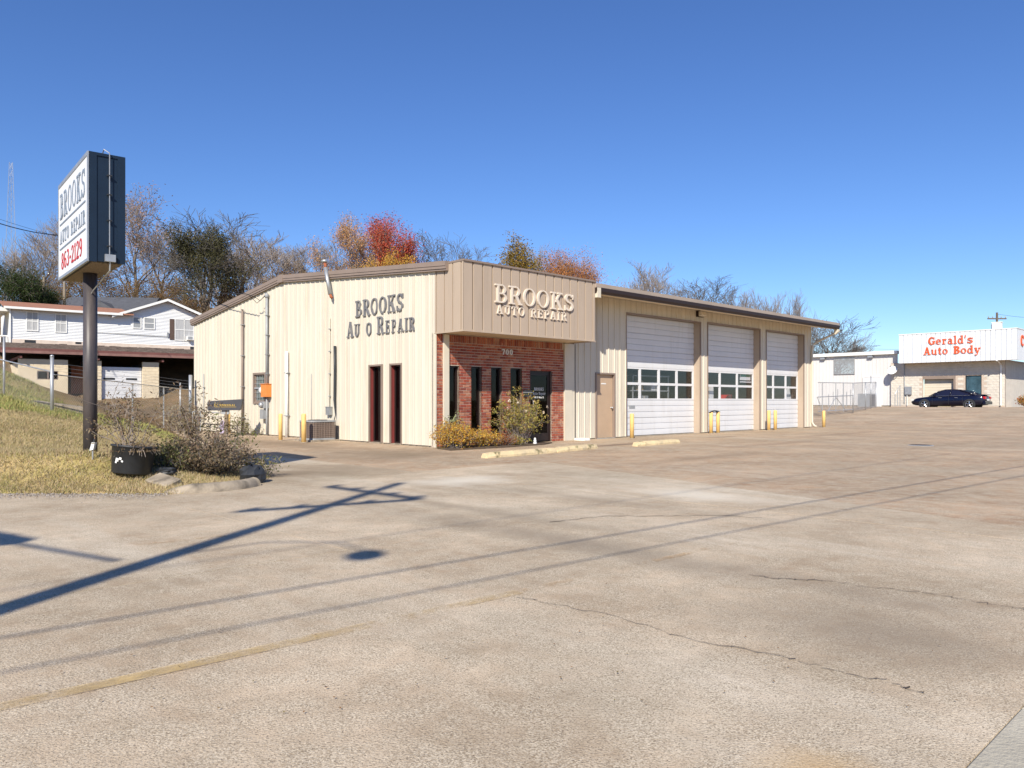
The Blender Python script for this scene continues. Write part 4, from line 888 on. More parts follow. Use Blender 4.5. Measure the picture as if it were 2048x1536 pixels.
# ------------------------------------------------------------------ pylon sign
SY = 10.6
pN = at(179, 304, SY); SA = Vector((-.635, .772)); SB = Vector((.772, .635))       # along the face, across the thickness
SL, SH_, SD = 2.26, 1.50, .44; sz1 = pN.z; sz0 = sz1 - SH_
rz = math.atan2(SA.y, SA.x)
sg = thing('pylon_sign', 'tall pole sign with navy cabinet and white lettered face by the lawn', 'sign', (pN.x, pN.y, gz(-6.35, 11.45)), rz)
zb = sg.location.z; z0, z1 = sz0 - zb, sz1 - zb           # local: x along the face away from the camera, -y out of the thickness (towards the right)
cab = MB()
cab.box(0, -SD, z0, SL, -.0, z1).build('cabinet', M['navy'], sg)
b_ = MB()
for a, c in ((-.012, .0), (SL, SL + .012)):
    b_.box(a, -SD * .84, z0 + .005, c, -SD * .16, z1 - .005) if False else None
b_.box(-.014, -SD - .012, z0 - .012, .0, -SD * .80, z1 + .012).box(-.014, -SD * .2, z0 - .012, 0, .012, z1 + .012).box(-.014, -SD * .8, z1 - .03, 0, -SD * .2, z1 + .012)
b_.build('edge_trim', M['navy'], sg)
MB().box(.02, .001, z0 + .03, SL - .02, .02, z1 - .04).build('face_panel', M['face'], sg)
b_ = MB().box(-.014, .0, z1 - .04, SL + .01, .03, z1 + .012).box(-.014, 0, z0 - .012, SL + .01, .03, z0 + .03).box(-.014, 0, z0 + .03, .02, .03, z1 - .04).box(SL - .02, 0, z0 + .03, SL + .01, .03, z1 - .04); b_.build('retainer', M['steel'], sg)
fl = lambda x0, zz: (lambda a, z, d: (SL - x0 - a, .02 + d, z0 + zz + z))
letters('BROOKS', fl(.14, .93), 1.95, .40, .006, M['letsign'], sg, bold=.8)
letters('AUTO REPAIR', fl(.14, .54), 1.95, .20, .006, M['letsign'], sg, gap=.2)
letters('863-2129', fl(.26, .12), 1.62, .26, .006, M['letred'], sg)
for zz in (.84, .45): MB().box(.15, .021, z0 + zz, SL - .12, .027, z0 + zz + .022).build('rule', M['letsign'], sg)
pc = Vector((SL * .5, -SD * .5)); MB().tube([(pc.x, pc.y, -.4), (pc.x, pc.y, z0 + .02)], .098, 20).build('pole', M['pole'], sg, True)
b_ = MB().tube([(-.05, -SD * .55, z1 + .02), (-.05, -SD * .55, z0 + .10)], .007, 6).tube([(-.05, -SD * .55, z1 + .02), (.02, -SD * .42, z1 + .08), (.10, -SD * .40, z1 + .02)], .008, 5); b_.build('conduit', M['steel'], sg)
b_ = MB()
for k in (.14, .38, .62, .8): zz = z0 + SH_ * k; b_.box(-.06, -SD * .62, zz, -.014, -SD * .48, zz + .015)
b_.build('straps', M['black'], sg)
MB().box(-.07, -SD * .72, z0 - .0, -.015, -SD * .42, z0 + .10).build('box', M['steel'], sg)
MB().tube([(-.04, -SD * .57, z0), (-.02, -SD * .57, z0 - .12), (pc.x - .2, pc.y, z0 - .30), (pc.x - .09, pc.y, z0 - .33)], .010, 6).build('pole_conduit', M['steel'], sg)
MB().box(.06, -SD + .04, z0 - .016, SL - .06, -.04, z0 - .001).build('underside', M['wood'], sg)
# lamp on a stake beside the pole
pl = Vector((pN.x + SA.x * pc.x + SA.y * 0, pN.y)); px_, py_ = -6.17, 11.25
o = thing('stake_light', 'small white lamp on a stake right beside the sign pole', 'lamp', (px_, py_, gz(px_, py_) - .02)); o.scale = (.75, .75, .75)
MB().tube([(0, 0, 0), (0, 0, .26)], .014, 6).build('stake', M['grey'], o); MB().prism([(-.045, .2), (.03, .22), (.06, .36), (.0, .36)], lambda x, z: (x, -.04, z), lambda x, z: (x, .04, z)).build('head', M['pale'], o); MB().tube([(.0, 0, .30), (.045, 0, .44)], .018, 6).build('sensor', M['black'], o)

# ------------------------------------------------------------------ box sign on a post, gas railing, hydrant
o = thing('box_sign', 'long charcoal box with gold lettering on a wooden post', 'sign', (-10.0, 26.75, 0), R(8))
MB().tube([(0, 0, -.1), (.01, 0, .95)], .07, 8).build('post', M['wood'], o); MB().box(-.14, -.06, .78, .10, .06, 1.0).build('bracket', M['grey'], o)
MB().prism([(-.60, .93), (-.56, .91), (.46, .92), (.50, .98), (.58, 1.31), (-.56, 1.24), (-.60, 1.20)], lambda x, z: (x, -.13, z), lambda x, z: (x, .13, z)).build('box', mat('charcoal_plastic', (.055, .055, .065), .5, .15, 4), o)
letters('NNNNNAl', lambda a, z, d: (-.20 + a, -.13 - d, 1.07 + z), .52, .06, .004, M['gold'], o); letters('IC', lambda a, z, d: (-.38 + a, -.13 - d, 1.06 + z), .14, .08, .004, M['gold'], o)
MB().box(-.36, -.134, 1.03, .36, -.130, 1.04).build('underline', M['gold'], o)
o = thing('pipe_railing', 'low bare pipe railing against the far half of the gable wall', 'railing', W(-.55, 11.9, 0), TH)
for y in (0, 2.6): MB().tube([(0, y, 0), (0, y, .78)], .022, 6).build('post', M['grey'], o)
MB().tube([(0, 0, .78), (0, 3.4, .80)], .022, 6).build('rail', M['grey'], o); MB().tube([(0, 3.4, 0), (0, 3.4, .8)], .022, 6).build('post', M['grey'], o); MB().tube([(.03, .1, .66), (.03, 1.2, .62), (.03, 2.2, .66), (.03, 3.2, .64)], .014, 5).build('chain', M['steel'], o)
o = thing('hydrant', 'small lavender hydrant beside the yellow bollard on the left', 'hydrant', W(-.45, 12.6, 0), TH)
MB().lathe([(.12, 0), (.12, .03), (.075, .05), (.075, .32), (.095, .34), (.095, .37), (.07, .44), (.02, .48), (.02, .52), (0, .52)], 14).build('barrel', mat('lavender_paint', (.42, .35, .48), .6, .15, 6), o, True)
MB().tube([(-.15, 0, .26), (.15, 0, .26)], .035, 10).build('nozzle', M['grey'], o, True)

# ------------------------------------------------------------------ plants by the entrance and by the sign
def quads(P, N_, size, asp, r):
    """leaf quads: P centres, random orientation around N_"""
    n = len(P); a = r.normal(size=(n, 3)); a /= np.linalg.norm(a, axis=1)[:, None]; b = np.cross(a, r.normal(size=(n, 3)) + N_); b /= np.linalg.norm(b, axis=1)[:, None] + 1e-9
    sz = size * r.uniform(.6, 1.25, n)[:, None]; a = a * sz; b = b * sz * asp
    V = np.stack([P - a, P + b * .9 - a * .1, P + a, P - b * .9 - a * .1], 1).reshape(-1, 3); return V, np.arange(4 * n).reshape(n, 4)
def segs(P0, P1, r0, r1, n=3):
    P0, P1 = np.asarray(P0, float), np.asarray(P1, float); r0, r1 = np.asarray(r0, float), np.asarray(r1, float); k = len(P0)
    d = P1 - P0; L2 = np.linalg.norm(d, axis=1)[:, None] + 1e-9; d = d / L2
    up = np.where(np.abs(d[:, 2:3]) < .9, np.array([[0, 0, 1.]]), np.array([[1., 0, 0]])); a = np.cross(d, up); a /= np.linalg.norm(a, axis=1)[:, None]; b = np.cross(a, d)
    V = np.zeros((k, 2 * n, 3))
    for j in range(n):
        t = 2 * math.pi * j / n; o_ = a * math.cos(t) + b * math.sin(t); V[:, j] = P0 + o_ * r0[:, None]; V[:, n + j] = P1 + o_ * r1[:, None]
    base = (np.arange(k) * 2 * n)[:, None]; Fs = [np.concatenate([base + j, base + (j + 1) % n, base + n + (j + 1) % n, base + n + j], 1) for j in range(n)]
    return V.reshape(-1, 3), np.concatenate(Fs, 0)
def from_arrays(name, V, F_, m, parent):
    me = np_mesh(name, V, F_); me.materials.append(m); return put(name, me, parent)
def shrub(name, lab, cat, loc, rx, ry, h, nst, nleaf, size, asp, lm, sm, seed, droop=0.0, tall=None, hollow=.35, base_r=.35):
    r = np.random.default_rng(seed); o = thing(name, lab, cat, loc); A = []; B = []; ra = []; rb = []; tips = []
    for i in range(nst):
        an = r.uniform(0, 2 * math.pi); q = math.sqrt(r.uniform(0, 1)); hh = h * (1 - .45 * q * q) * r.uniform(.75, 1.1)
        if tall and r.uniform() < tall[0]: hh *= tall[1]; q *= .7
        p = np.array([math.cos(an) * rx * q * base_r, math.sin(an) * ry * q * base_r, 0.]); e = np.array([math.cos(an) * rx * q, math.sin(an) * ry * q, hh]); k = 5; prev = p
        for j in range(1, k + 1):
            f = j / k; c = p + (e - p) * np.array([f ** 1.3, f ** 1.3, f]) + r.normal(0, .02 * h, 3); c[2] -= droop * h * f ** 4
            A.append(prev); B.append(c); ra.append(.010 * (1 - .7 * (f - 1 / k))); rb.append(.010 * (1 - .7 * f)); prev = c
            if f > hollow: tips.append((c, f))
        for j in range(3):
            c = p + (e - p) * r.uniform(.4, .95); c2 = c + r.normal(0, .13 * h, 3) + np.array([0, 0, .05 * h]); A.append(c); B.append(c2); ra.append(.005); rb.append(.002); tips.append((c2, .9))
    from_arrays('stems', *segs(A, B, ra, rb, 3), sm, o)
    T = np.array([t[0] for t in tips]); ids = r.integers(0, len(T), nleaf); P = T[ids] + r.normal(0, size * 1.6, (nleaf, 3)); P[:, 2] = np.maximum(P[:, 2], .01)
    from_arrays('leaves', *quads(P, np.array([0, 0, .6]), size, asp, r), lm, o); return o
LM = dict(
    gold=leafmat('gold_orange_leaf', [(.58, .32, .05), (.66, .42, .07), (.46, .21, .04), (.62, .26, .05), (.70, .52, .10), (.40, .27, .05)]),
    dry=leafmat('dry_brown_leaf', [(.20, .13, .085), (.28, .20, .12), (.12, .08, .06), (.34, .27, .17), (.19, .165, .075), (.22, .13, .10)]),
    drygreen=leafmat('dry_green_leaf', [(.14, .17, .05), (.22, .22, .09), (.20, .15, .07), (.28, .26, .12)]),
    rose=leafmat('rose_leaf', [(.30, .30, .07), (.42, .36, .09), (.46, .32, .09), (.22, .24, .06), (.52, .42, .14), (.38, .18, .07)]),
    ev=leafmat('evergreen_leaf', [(.035, .06, .018), (.05, .075, .022), (.025, .04, .015), (.08, .10, .035)]),
    ivy=leafmat('olive_evergreen_leaf', [(.06, .06, .027), (.10, .095, .04), (.032, .034, .02), (.17, .15, .08)], trans=.1),
    red=leafmat('red_leaf', [(.50, .08, .05), (.58, .13, .07), (.42, .06, .05), (.60, .20, .09)]),
    orange=leafmat('orange_leaf', [(.62, .32, .13), (.68, .38, .17), (.56, .28, .15), (.66, .42, .15), (.55, .31, .20)]),
    yellow=leafmat('yellow_leaf', [(.60, .36, .06), (.66, .40, .07), (.56, .24, .05), (.48, .36, .07)]),
    rust=leafmat('rust_leaf', [(.50, .20, .06), (.58, .25, .08), (.42, .17, .07), (.55, .29, .09)]),
    olive=leafmat('yellow_olive_leaf', [(.32, .22, .04), (.38, .24, .05), (.22, .19, .04), (.40, .22, .05)]),
    faded=leafmat('faded_pink_leaf', [(.42, .24, .16), (.46, .28, .17), (.36, .20, .13), (.48, .30, .15)]),
    brown=leafmat('brown_brush_leaf', [(.24, .14, .07), (.32, .17, .07), (.18, .11, .06), (.28, .20, .10), (.20, .17, .06)]),
)
bed = struct(MB().prism([(-.55, -1.3), (1.2, -1.35), (3.0, -1.15), (3.75, -.75), (3.4, -.1), (0, -.06), (-.35, -.5)], lambda x, y: W(x, y, -.03), lambda x, y: W(x, y, .03)).build('planting_bed', M['soil']))
shrub('golden_shrub', 'rounded golden orange shrub at the near corner of the shop', 'shrub', W(.02, -.80, .02), .66, .55, .66, 90, 5600, .026, .5, LM['gold'], M['twig'], 11)
shrub('golden_shrub', 'lower orange yellow shrub right of the rounded one at the corner', 'shrub', W(1.0, -.78, .02), .55, .45, .44, 60, 2700, .025, .5, LM['gold'], M['twig'], 12)
shrub('red_shrub', 'small reddish leafed shrub in the planting bed', 'shrub', W(1.75, -.85, .02), .36, .32, .28, 40, 1100, .022, .5, leafmat('reddish_leaf', [(.32, .10, .05), (.42, .20, .06), (.25, .07, .04)]), M['twig'], 13)
shrub('yellow_shrub', 'tiny yellow green shrub at the right of the red one', 'shrub', W(2.15, -.95, .02), .24, .22, .20, 30, 600, .02, .5, leafmat('lime_leaf', [(.38, .34, .05), (.45, .33, .06), (.28, .28, .06)]), M['twig'], 14)
ro = shrub('rose_bush', 'tall straggly rose bush with pale blooms before the brick wall', 'shrub', W(2.55, -.62, .02), .85, .42, 1.36, 70, 5200, .027, .55, LM['rose'], M['twig'], 15, hollow=.6, base_r=.25, tall=(.3, 1.15))
r = np.random.default_rng(5); P = np.stack([r.uniform(-.5, .75, 16), r.uniform(-.4, .25, 16), r.uniform(.75, 1.35, 16)], 1); c_, s_ = math.cos(TH), math.sin(TH)
P = np.stack([P[:, 0] * c_ - P[:, 1] * s_, P[:, 0] * s_ + P[:, 1] * c_, P[:, 2]], 1); P = np.repeat(P, 9, 0) + r.normal(0, .018, (144, 3))
from_arrays('blooms', *quads(P, np.array([0, 0, .5]), .030, .8, r), leafmat('pale_rose_petal', [(.75, .62, .45), (.80, .70, .58), (.78, .60, .42)]), ro)
shrub('climbing_plant', 'pale green leafy plant climbing the cream corner post', 'plant', W(.40, -.32, .02), .35, .2, .95, 14, 420, .032, .55, leafmat('pale_green_leaf', [(.30, .33, .14), (.42, .42, .24), (.22, .27, .10)]), M['twig'], 16, hollow=.6, base_r=.6)
# pale stone figure in the bed
o = tag(MB().lathe([(.09, 0), (.10, .04), (.06, .10), (.075, .16), (.05, .21), (.055, .25), (.03, .29), (0, .30)], 12, (0, 0, 0)).build('garden_figure', M['pale'], None, True), 'small pale garden figure under the rose bush', 'ornament'); o.location = W(2.75, -1.02, .03); o.scale = (.6, .6, .6)
o = thing('splash_block', 'pale splash block at the foot of the cream trim by the entrance', 'splash block', W(5.62, -.28, 0), TH)
MB().prism([(-.14, 0), (.14, 0), (.12, .07), (.05, .04), (-.05, .04), (-.12, .07)], lambda x, z: (x, -.22, z), lambda x, z: (x, .2, z)).build('trough', M['pale'], o)
# dry shrub, pot and stalks by the sign
sx_, sy_ = -4.95, 12.15
shrub('dried_shrub', 'large withered brown shrub spilling over the kerb beside the sign', 'shrub', (sx_, sy_, gz(sx_, sy_) - .03), .90, .66, .60, 150, 7000, .030, .30, LM['dry'], M['twigd'], 21, droop=.12, tall=(.12, 1.35))
shrub('dried_shrub', 'half green withered shrub between the pot and the larger brown one', 'shrub', (-5.30, 11.75, gz(-5.30, 11.75) - .02), .42, .4, .45, 40, 1100, .030, .42, LM['drygreen'], M['twigd'], 22, droop=.1)
shrub('dried_shrub', 'thin pale dry weeds at the right end of the withered shrub', 'weeds', (-4.12, 12.55, .02), .38, .3, .42, 22, 420, .03, .4, LM['drygreen'], M['twig'], 23, droop=.1)
shrub('dried_stalks', 'tall drooping dry flower stalks rising behind the withered shrub', 'plant', (-5.15, 12.55, gz(-5.15, 12.55)), .60, .45, 1.30, 16, 1100, .036, .32, LM['dry'], M['twig'], 24, droop=.22, hollow=.7)
shrub('dried_stalks', 'leafy thin stalks in front of the pipe railing', 'plant', (-4.85, 12.9, gz(-4.85, 12.9)), .5, .3, 1.0, 12, 260, .038, .42, LM['drygreen'], M['twig'], 25, hollow=.6)
potx, poty = -5.52, 11.08; pz = gz(potx, poty)
o = thing('plant_pot', 'big tilted black plastic nursery pot on the grass bank', 'plant pot', (potx, poty, pz - .0)); o.rotation_euler = (R(-4), R(5), 0); o.scale = (.90, .90, .90)
MB().lathe([(.27, 0), (.29, .02), (.325, .42), (.345, .425), (.345, .455), (.315, .455), (.30, .36), (.0, .36)], 28).build('tub', M['black'], o, True)
MB().lathe([(.305, .33), (.28, .37), (.12, .40), (0, .39)], 20).build('soil', M['soil'], o, True)
b_ = MB()
for k, (a, z, s_) in enumerate([(-108, .22, .03), (-98, .24, .022), (-112, .18, .018), (-92, .20, .016)]):
    rr = .303 + .035 * z / .42 * 1.0; c, d = math.cos(R(a)), math.sin(R(a)); b_.add([(rr * c - d * s_ * .9, rr * d + c * s_ * .9, z - s_), (rr * c + d * s_, rr * d - c * s_, z - s_ * .6), (rr * c + d * s_ * .8, rr * d - c * s_ * .8, z + s_), (rr * c - d * s_, rr * d + c * s_, z + s_ * .7)], [(0, 1, 2, 3)])
b_.build('paint_flecks', M['pale'], o)
shrub('dried_stalks', 'tall thin dry stalks growing out of the black pot', 'plant', (potx, poty + .02, pz + .33), .62, .3, .86, 18, 1000, .030, .34, LM['dry'], M['twig'], 26, droop=.1, hollow=.72, base_r=.25)
shrub('dried_stalks', 'matted dead straw hanging over the rim of the black pot', 'plant', (potx + .12, poty - .08, pz + .33), .32, .25, .16, 40, 700, .028, .25, leafmat('straw', [(.36, .27, .16), (.28, .20, .12), (.22, .15, .09)]), M['twig'], 27, droop=.9)
shrub('wall_weeds', 'green weeds growing at the foot of the gable wall by the mast', 'weeds', W(-.25, 10.4, 0), .5, .9, .28, 20, 300, .03, .5, LM['drygreen'], M['twig'], 28)
shrub('wall_weeds', 'taller green weeds around the small hydrant and bollard', 'weeds', W(-.35, 11.35, 0), .35, .4, .75, 14, 320, .042, .5, LM['drygreen'], M['twig'], 29, hollow=.4)
# kerb stub, broken slab, dark lump
o = tag(MB().build('x', M['conc']), 'short rounded concrete kerb below the withered shrub', 'kerb'); b_ = MB(); pts = [(-4.70, 10.43), (-4.62, 10.43), (-4.50, 10.45), (-4.38, 10.49), (-4.26, 10.55), (-4.14, 10.64), (-4.03, 10.76), (-3.94, 10.90), (-3.88, 11.06), (-3.85, 11.22), (-3.84, 11.36)]; V = []
prof = [(-.10, -.05), (-.10, .05), (-.085, .085), (-.05, .112), (0, .122), (.05, .112), (.09, .08), (.11, .03), (.12, -.05)]; KN = len(pts) - 1
for i, (x, y) in enumerate(pts):
    d = Vector(pts[min(i + 1, KN)]) - Vector(pts[max(i - 1, 0)]); d.normalize(); n = Vector((-d.y, d.x))
    V += [(x - n.x * q, y - n.y * q, h * (min(1, .35 + i * .22) + random.uniform(-.03, .03))) for q, h in prof]
k = len(prof); b_.add(V, [(i * k + j, i * k + j + 1, (i + 1) * k + j + 1, (i + 1) * k + j) for i in range(KN) for j in range(k - 1)] + [tuple(range(k)), tuple(KN * k + j for j in range(k))[::-1]])
me = b_.mesh('kerb'); me.materials.append(M['conc']); me.polygons.foreach_set('use_smooth', [True] * len(me.polygons)); o.data = me; o.name = 'kerb'
def rock(name, lab, cat, loc, sx, sy, sz, m, seed, rot=(0, 0, 0)):
    rr = random.Random(seed); b_ = MB(); n, k = 12, 7; V = []
    for i in range(k + 1):
        a = math.pi * i / k - math.pi / 2
        for j in range(n): t = 2 * math.pi * j / n; f = rr.uniform(.82, 1.1); V.append((sx * f * math.copysign(abs(math.cos(a)) ** .6, 1) * math.cos(t), sy * f * abs(math.cos(a)) ** .6 * math.sin(t), sz * math.sin(a) * f))
    b_.add(V, [(i * n + j, i * n + (j + 1) % n, (i + 1) * n + (j + 1) % n, (i + 1) * n + j) for i in range(k) for j in range(n)])
    o = tag(b_.build(name, m), lab, cat); o.location = loc; o.rotation_euler = rot; return o
rock('rock', 'dark mossy rock at the right end of the kerb', 'rock', (-3.98, 11.72, .10), .20, .24, .17, M['black'], 3)
o = tag(MB().cham(-.22, -.13, -.07, .22, .13, .03, .02).build('concrete_chunk', M['conc']), 'tilted broken concrete slab half sunk in the grass bank', 'slab'); o.location = (-4.93, 10.80, .13); o.rotation_euler = (R(20), R(9), R(-28))
rock('rock', 'dark flat rock between the pot and the shrub', 'rock', (-5.10, 11.25, .22), .16, .10, .06, M['black'], 5)

# ------------------------------------------------------------------ grass blades and litter
r = np.random.default_rng(9); n = 210000
gxs = r.uniform(-13, -3.7, n); gys = 10.2 + (r.uniform(0, 1, n) ** 1.5) * 14
k = (poly_sd(gxs, gys, GRASS) > -.03 - .22 * r.uniform(0, 1, n) ** 5 + .10 * np.sin(gxs * 3.1) * np.sin(gxs * 7.7 + 1)) & (np.abs(gxs / gys) < .70); gxs, gys = gxs[k], gys[k]; gzs = ground_z(gxs, gys); n = len(gxs)
hh = r.uniform(.02, .065, n) * (1 + .6 * (r.uniform(0, 1, n) > .96)); an = r.uniform(0, 2 * math.pi, n); wd = .0035 * (1 + gys / 16)
lean = r.normal(0, .03, (n, 2)); P0 = np.stack([gxs - np.cos(an) * wd, gys - np.sin(an) * wd, gzs - .005], 1); P1 = np.stack([gxs + np.cos(an) * wd, gys + np.sin(an) * wd, gzs - .005], 1); P2 = np.stack([gxs + lean[:, 0], gys + lean[:, 1], gzs + hh], 1)
gm = np_mesh('grass', np.stack([P0, P1, P2], 1).reshape(-1, 3), np.arange(3 * n).reshape(n, 3))
gm.materials.append(leafmat('lawn_blade', [(.62, .48, .29), (.54, .43, .23), (.34, .33, .13), (.66, .52, .35), (.48, .34, .19), (.44, .38, .17)], var=.4, trans=.2))
stuff(put('grass', gm), 'short dry tan and green lawn on the bank by the sign', 'grass')
n = 90000; gxs = r.uniform(-30, -9, n); gys = r.uniform(20, 46, n); k = (poly_sd(gxs, gys, GRASS) > .2) & (gys + .9 * gxs < 15.5) & (gxs / gys > -.78) & ((gxs + 30.4) * .788 + (gys - 47.2) * .616 < 60) & (gys < 47.2 - (gxs + 30.47) * .78 + 14); gxs, gys = gxs[k], gys[k]; gzs = ground_z(gxs, gys); n = len(gxs)
hh = r.uniform(.05, .14, n); an = r.uniform(0, 2 * math.pi, n); wd = .016; lean = r.normal(0, .05, (n, 2))
gm = np_mesh('grass', np.stack([np.stack([gxs - np.cos(an) * wd, gys - np.sin(an) * wd, gzs - .01], 1), np.stack([gxs + np.cos(an) * wd, gys + np.sin(an) * wd, gzs - .01], 1), np.stack([gxs + lean[:, 0], gys + lean[:, 1], gzs + hh], 1)], 1).reshape(-1, 3), np.arange(3 * n).reshape(n, 3))
gm.materials.append(leafmat('hill_blade', [(.46, .40, .16), (.28, .33, .10), (.52, .42, .19), (.22, .29, .08), (.38, .34, .12)], var=.4, trans=.2)); stuff(put('grass', gm), 'greener grass on the slope by the left fence', 'grass')
def litter(name, lab, cat, pts, size, flat, m, seed):
    r_ = np.random.default_rng(seed); V, F_ = quads(pts, np.array([0, 0, 3.]), size, .6, r_); V = V.reshape(-1, 4, 3); c = V.mean(1, keepdims=True); V[:, :, 2:3] = c[:, :, 2:3] + (V[:, :, 2:3] - c[:, :, 2:3]) * flat
    me = np_mesh(name, V.reshape(-1, 3), F_); me.materials.append(m); stuff(put(name, me), lab, cat)
r = np.random.default_rng(4); n = 650; u = r.uniform(-200, 2048, n); v = 870 + 560 * r.uniform(0, 1, n) ** 1.6; Y = FPX * CAMZ / (v - 801); X = (u - 1024) / FPX * Y
k = (poly_sd(X, Y, GRASS) < -.1) & (ST(X, Y)[0] < 23) & ~((ST(X, Y)[0] > -.3) & (ST(X, Y)[1] > -.3)); P = np.stack([X[k], Y[k], np.full(k.sum(), .012)], 1)
litter('fallen_leaves', 'scattered tiny brown leaves and grit on the concrete', 'leaves', P, .008, .35, LM['brown'], 41)
n = 2600; X = r.uniform(-8.0, -4.6, n); Y = 10.32 - np.abs(r.normal(0, .28, n)); P = np.stack([X, Y, np.full(n, .010)], 1)
litter('gravel', 'loose grey gravel along the edge of the lawn', 'gravel', P, .014, .5, leafmat('grit', [(.34, .31, .28), (.45, .41, .37), (.24, .21, .19)], trans=0), 42)

# ------------------------------------------------------------------ trees
def grow(seed, h, levels, tr, spread=.55, up=.12, nch=(4, 7), wig=.12, first=.25, shape='round', ratio=(.5, .72)):
    rr = random.Random(seed); A = [[], []]; tips = []
    def br(p, d, L, rad, lv):
        k = 6 if lv == 0 else (4 if lv < levels - 1 else 3); pts = [p]; dd = d.copy()
        for i in range(k):
            dd = (dd + Vector((rr.gauss(0, wig), rr.gauss(0, wig), rr.gauss(0, wig) + up * (0 if lv == 0 else 1)))).normalized(); q = pts[-1] + dd * (L / k)
            r0, r1 = rad * (1 - .75 * i / k), rad * (1 - .75 * (i + 1) / k); A[0 if lv < 2 else 1].append((pts[-1], q, r0, r1)); pts.append(q)
        if lv >= levels: tips.extend(pts[1:]); return
        nc = rr.randint(*nch) + (3 if lv == 0 else 0)
        for j in range(nc):
            f = (first if lv == 0 else .2) + (1 - (first if lv == 0 else .2)) * (j + rr.random()) / nc; ix = min(k - 1, int(f * k)); fr = f * k - ix
            q = pts[ix].lerp(pts[ix + 1], min(1, fr)); t = (pts[ix + 1] - pts[ix]).normalized()
            ax = Vector((rr.gauss(0, 1), rr.gauss(0, 1), rr.gauss(0, .5))); ax = (ax - t * ax.dot(t)).normalized()
            nd = (t * math.cos(spread) + ax * math.sin(spread)).normalized(); Lc = L * rr.uniform(*ratio) * (1.0 - .35 * f if lv == 0 else 1)
            br(q, nd, Lc, max(.004 * h / 10, rad * (1 - .75 * f) * .6), lv + 1)
    br(Vector((0, 0, -.3)), Vector((0, 0, 1)), h * .78, tr, 0)
    mz = max([t.z for t in tips] + [1]); k = h / mz
    for a in A:
        for i, (p, q, r0, r1) in enumerate(a): a[i] = (p * k, q * k, r0, r1)
    return A, [t * k for t in tips]
MESH = {}
def tree_meshes(key, seed, levels, tr, leaf=None, nleaf=0, lsize=.2, twig='twig', thick=1.0, clump=.35, **kw):
    A, tips = grow(seed, 10.0, levels, tr, **kw); r_ = np.random.default_rng(seed); out = []
    for i, (nm, m_) in enumerate((('trunk', M['bark']), ('branches', M[twig]))):
        if not A[i]: continue
        a = A[i]; V, F_ = segs([tuple(x[0]) for x in a], [tuple(x[1]) for x in a], [max(x[2], .012 * thick) for x in a], [max(x[3], .010 * thick) for x in a], 5 if i == 0 else 3)
        me = np_mesh(nm, V, F_); me.materials.append(m_); out.append((nm if (i == 0 or leaf) else 'crown', me))
    if leaf:
        T = np.array([tuple(t) for t in tips]); ids = r_.integers(0, len(T), nleaf); P = T[ids] + r_.normal(0, clump, (nleaf, 3))
        V, F_ = quads(P, np.array([0, 0, .4]), lsize, .6, r_); me = np_mesh('crown', V, F_); me.materials.append(LM[leaf]); out.append(('crown', me))
    cr = out[-1][1]; Vx = np.zeros(len(cr.vertices) * 3, dtype=np.float32); cr.vertices.foreach_get('co', Vx); Vx = Vx.reshape(-1, 3); c = Vx.mean(0); zt_ = c[2]; p98 = np.percentile(Vx[:, 2], 99)
    for nm, me in out:                        # lean the tree so that its crown sits over the foot; soften single leaders
        Q = np.zeros(len(me.vertices) * 3, dtype=np.float32); me.vertices.foreach_get('co', Q); Q = Q.reshape(-1, 3); f = np.clip(Q[:, 2] / zt_, 0, 1.0)
        Q[:, 0] -= c[0] * f; Q[:, 1] -= c[1] * f; Q[:, 2] = np.where(Q[:, 2] > p98, p98 + (Q[:, 2] - p98) * .65, Q[:, 2]); me.vertices.foreach_set('co', Q.ravel()); me.update()
    MESH[key] = out
def tree(key, name, lab, u, vtop, Y, wpx, rz_=0, cat='tree', group=None, sink=0.0):
    x = (u - 1024) / FPX * Y; z = gz(x, Y) - .15 - sink; top_ = CAMZ + (801 - vtop) / FPX * Y; h = max(1.5, top_ - z)
    o = thing(name, lab, cat, (x, Y, z), rz_, group)
    Vx = np.zeros(len(MESH[key][-1][1].vertices) * 3, dtype=np.float32); MESH[key][-1][1].vertices.foreach_get('co', Vx); Vx = Vx.reshape(-1, 3); c, s_ = math.cos(rz_), math.sin(rz_)
    ex = Vx[:, 0] * c - Vx[:, 1] * s_; wn = np.percentile(ex, 97) - np.percentile(ex, 3); kx = (wpx / FPX * Y) / wn; kz = h / max(1, np.percentile(Vx[:, 2], 99.3)); kx = min(max(kx, kz * .45), kz * 2.2)
    for nm, me in MESH[key]:
        p = put(nm, me, o); p.scale = (kx, kx, kz)
    return o
tree_meshes('bareA', 101, 4, .17, spread=.62, up=.10, nch=(4, 6), thick=.9)
tree_meshes('bareB', 102, 4, .17, spread=.50, up=.16, nch=(4, 6), thick=.9)
tree_meshes('bareC', 103, 4, .19, spread=.66, up=.06, nch=(4, 6), twig='twigd', thick=1.0)
tree_meshes('bareTall', 104, 4, .13, spread=.42, up=.14, nch=(4, 6), thick=.8, first=.35)
tree_meshes('faded', 105, 4, .15, 'faded', 3000, .065, spread=.55, up=.10, nch=(4, 6), thick=.8)
tree_meshes('orange', 106, 4, .16, 'orange', 11000, .062, spread=.50, up=.14, nch=(4, 6), clump=.22, thick=.8)
tree_meshes('red', 107, 3, .16, 'red', 24000, .068, spread=.42, up=.16, nch=(6, 8), clump=.30)
tree_meshes('yellow', 108, 3, .12, 'yellow', 14000, .085, spread=.6, up=.1, nch=(5, 7), clump=.35)
tree_meshes('rust', 119, 3, .16, 'rust', 30000, .062, spread=.66, up=.08, nch=(7, 9), clump=.38)
tree_meshes('olive', 110, 3, .13, 'olive', 9000, .075, spread=.38, up=.2, nch=(4, 7), clump=.26)
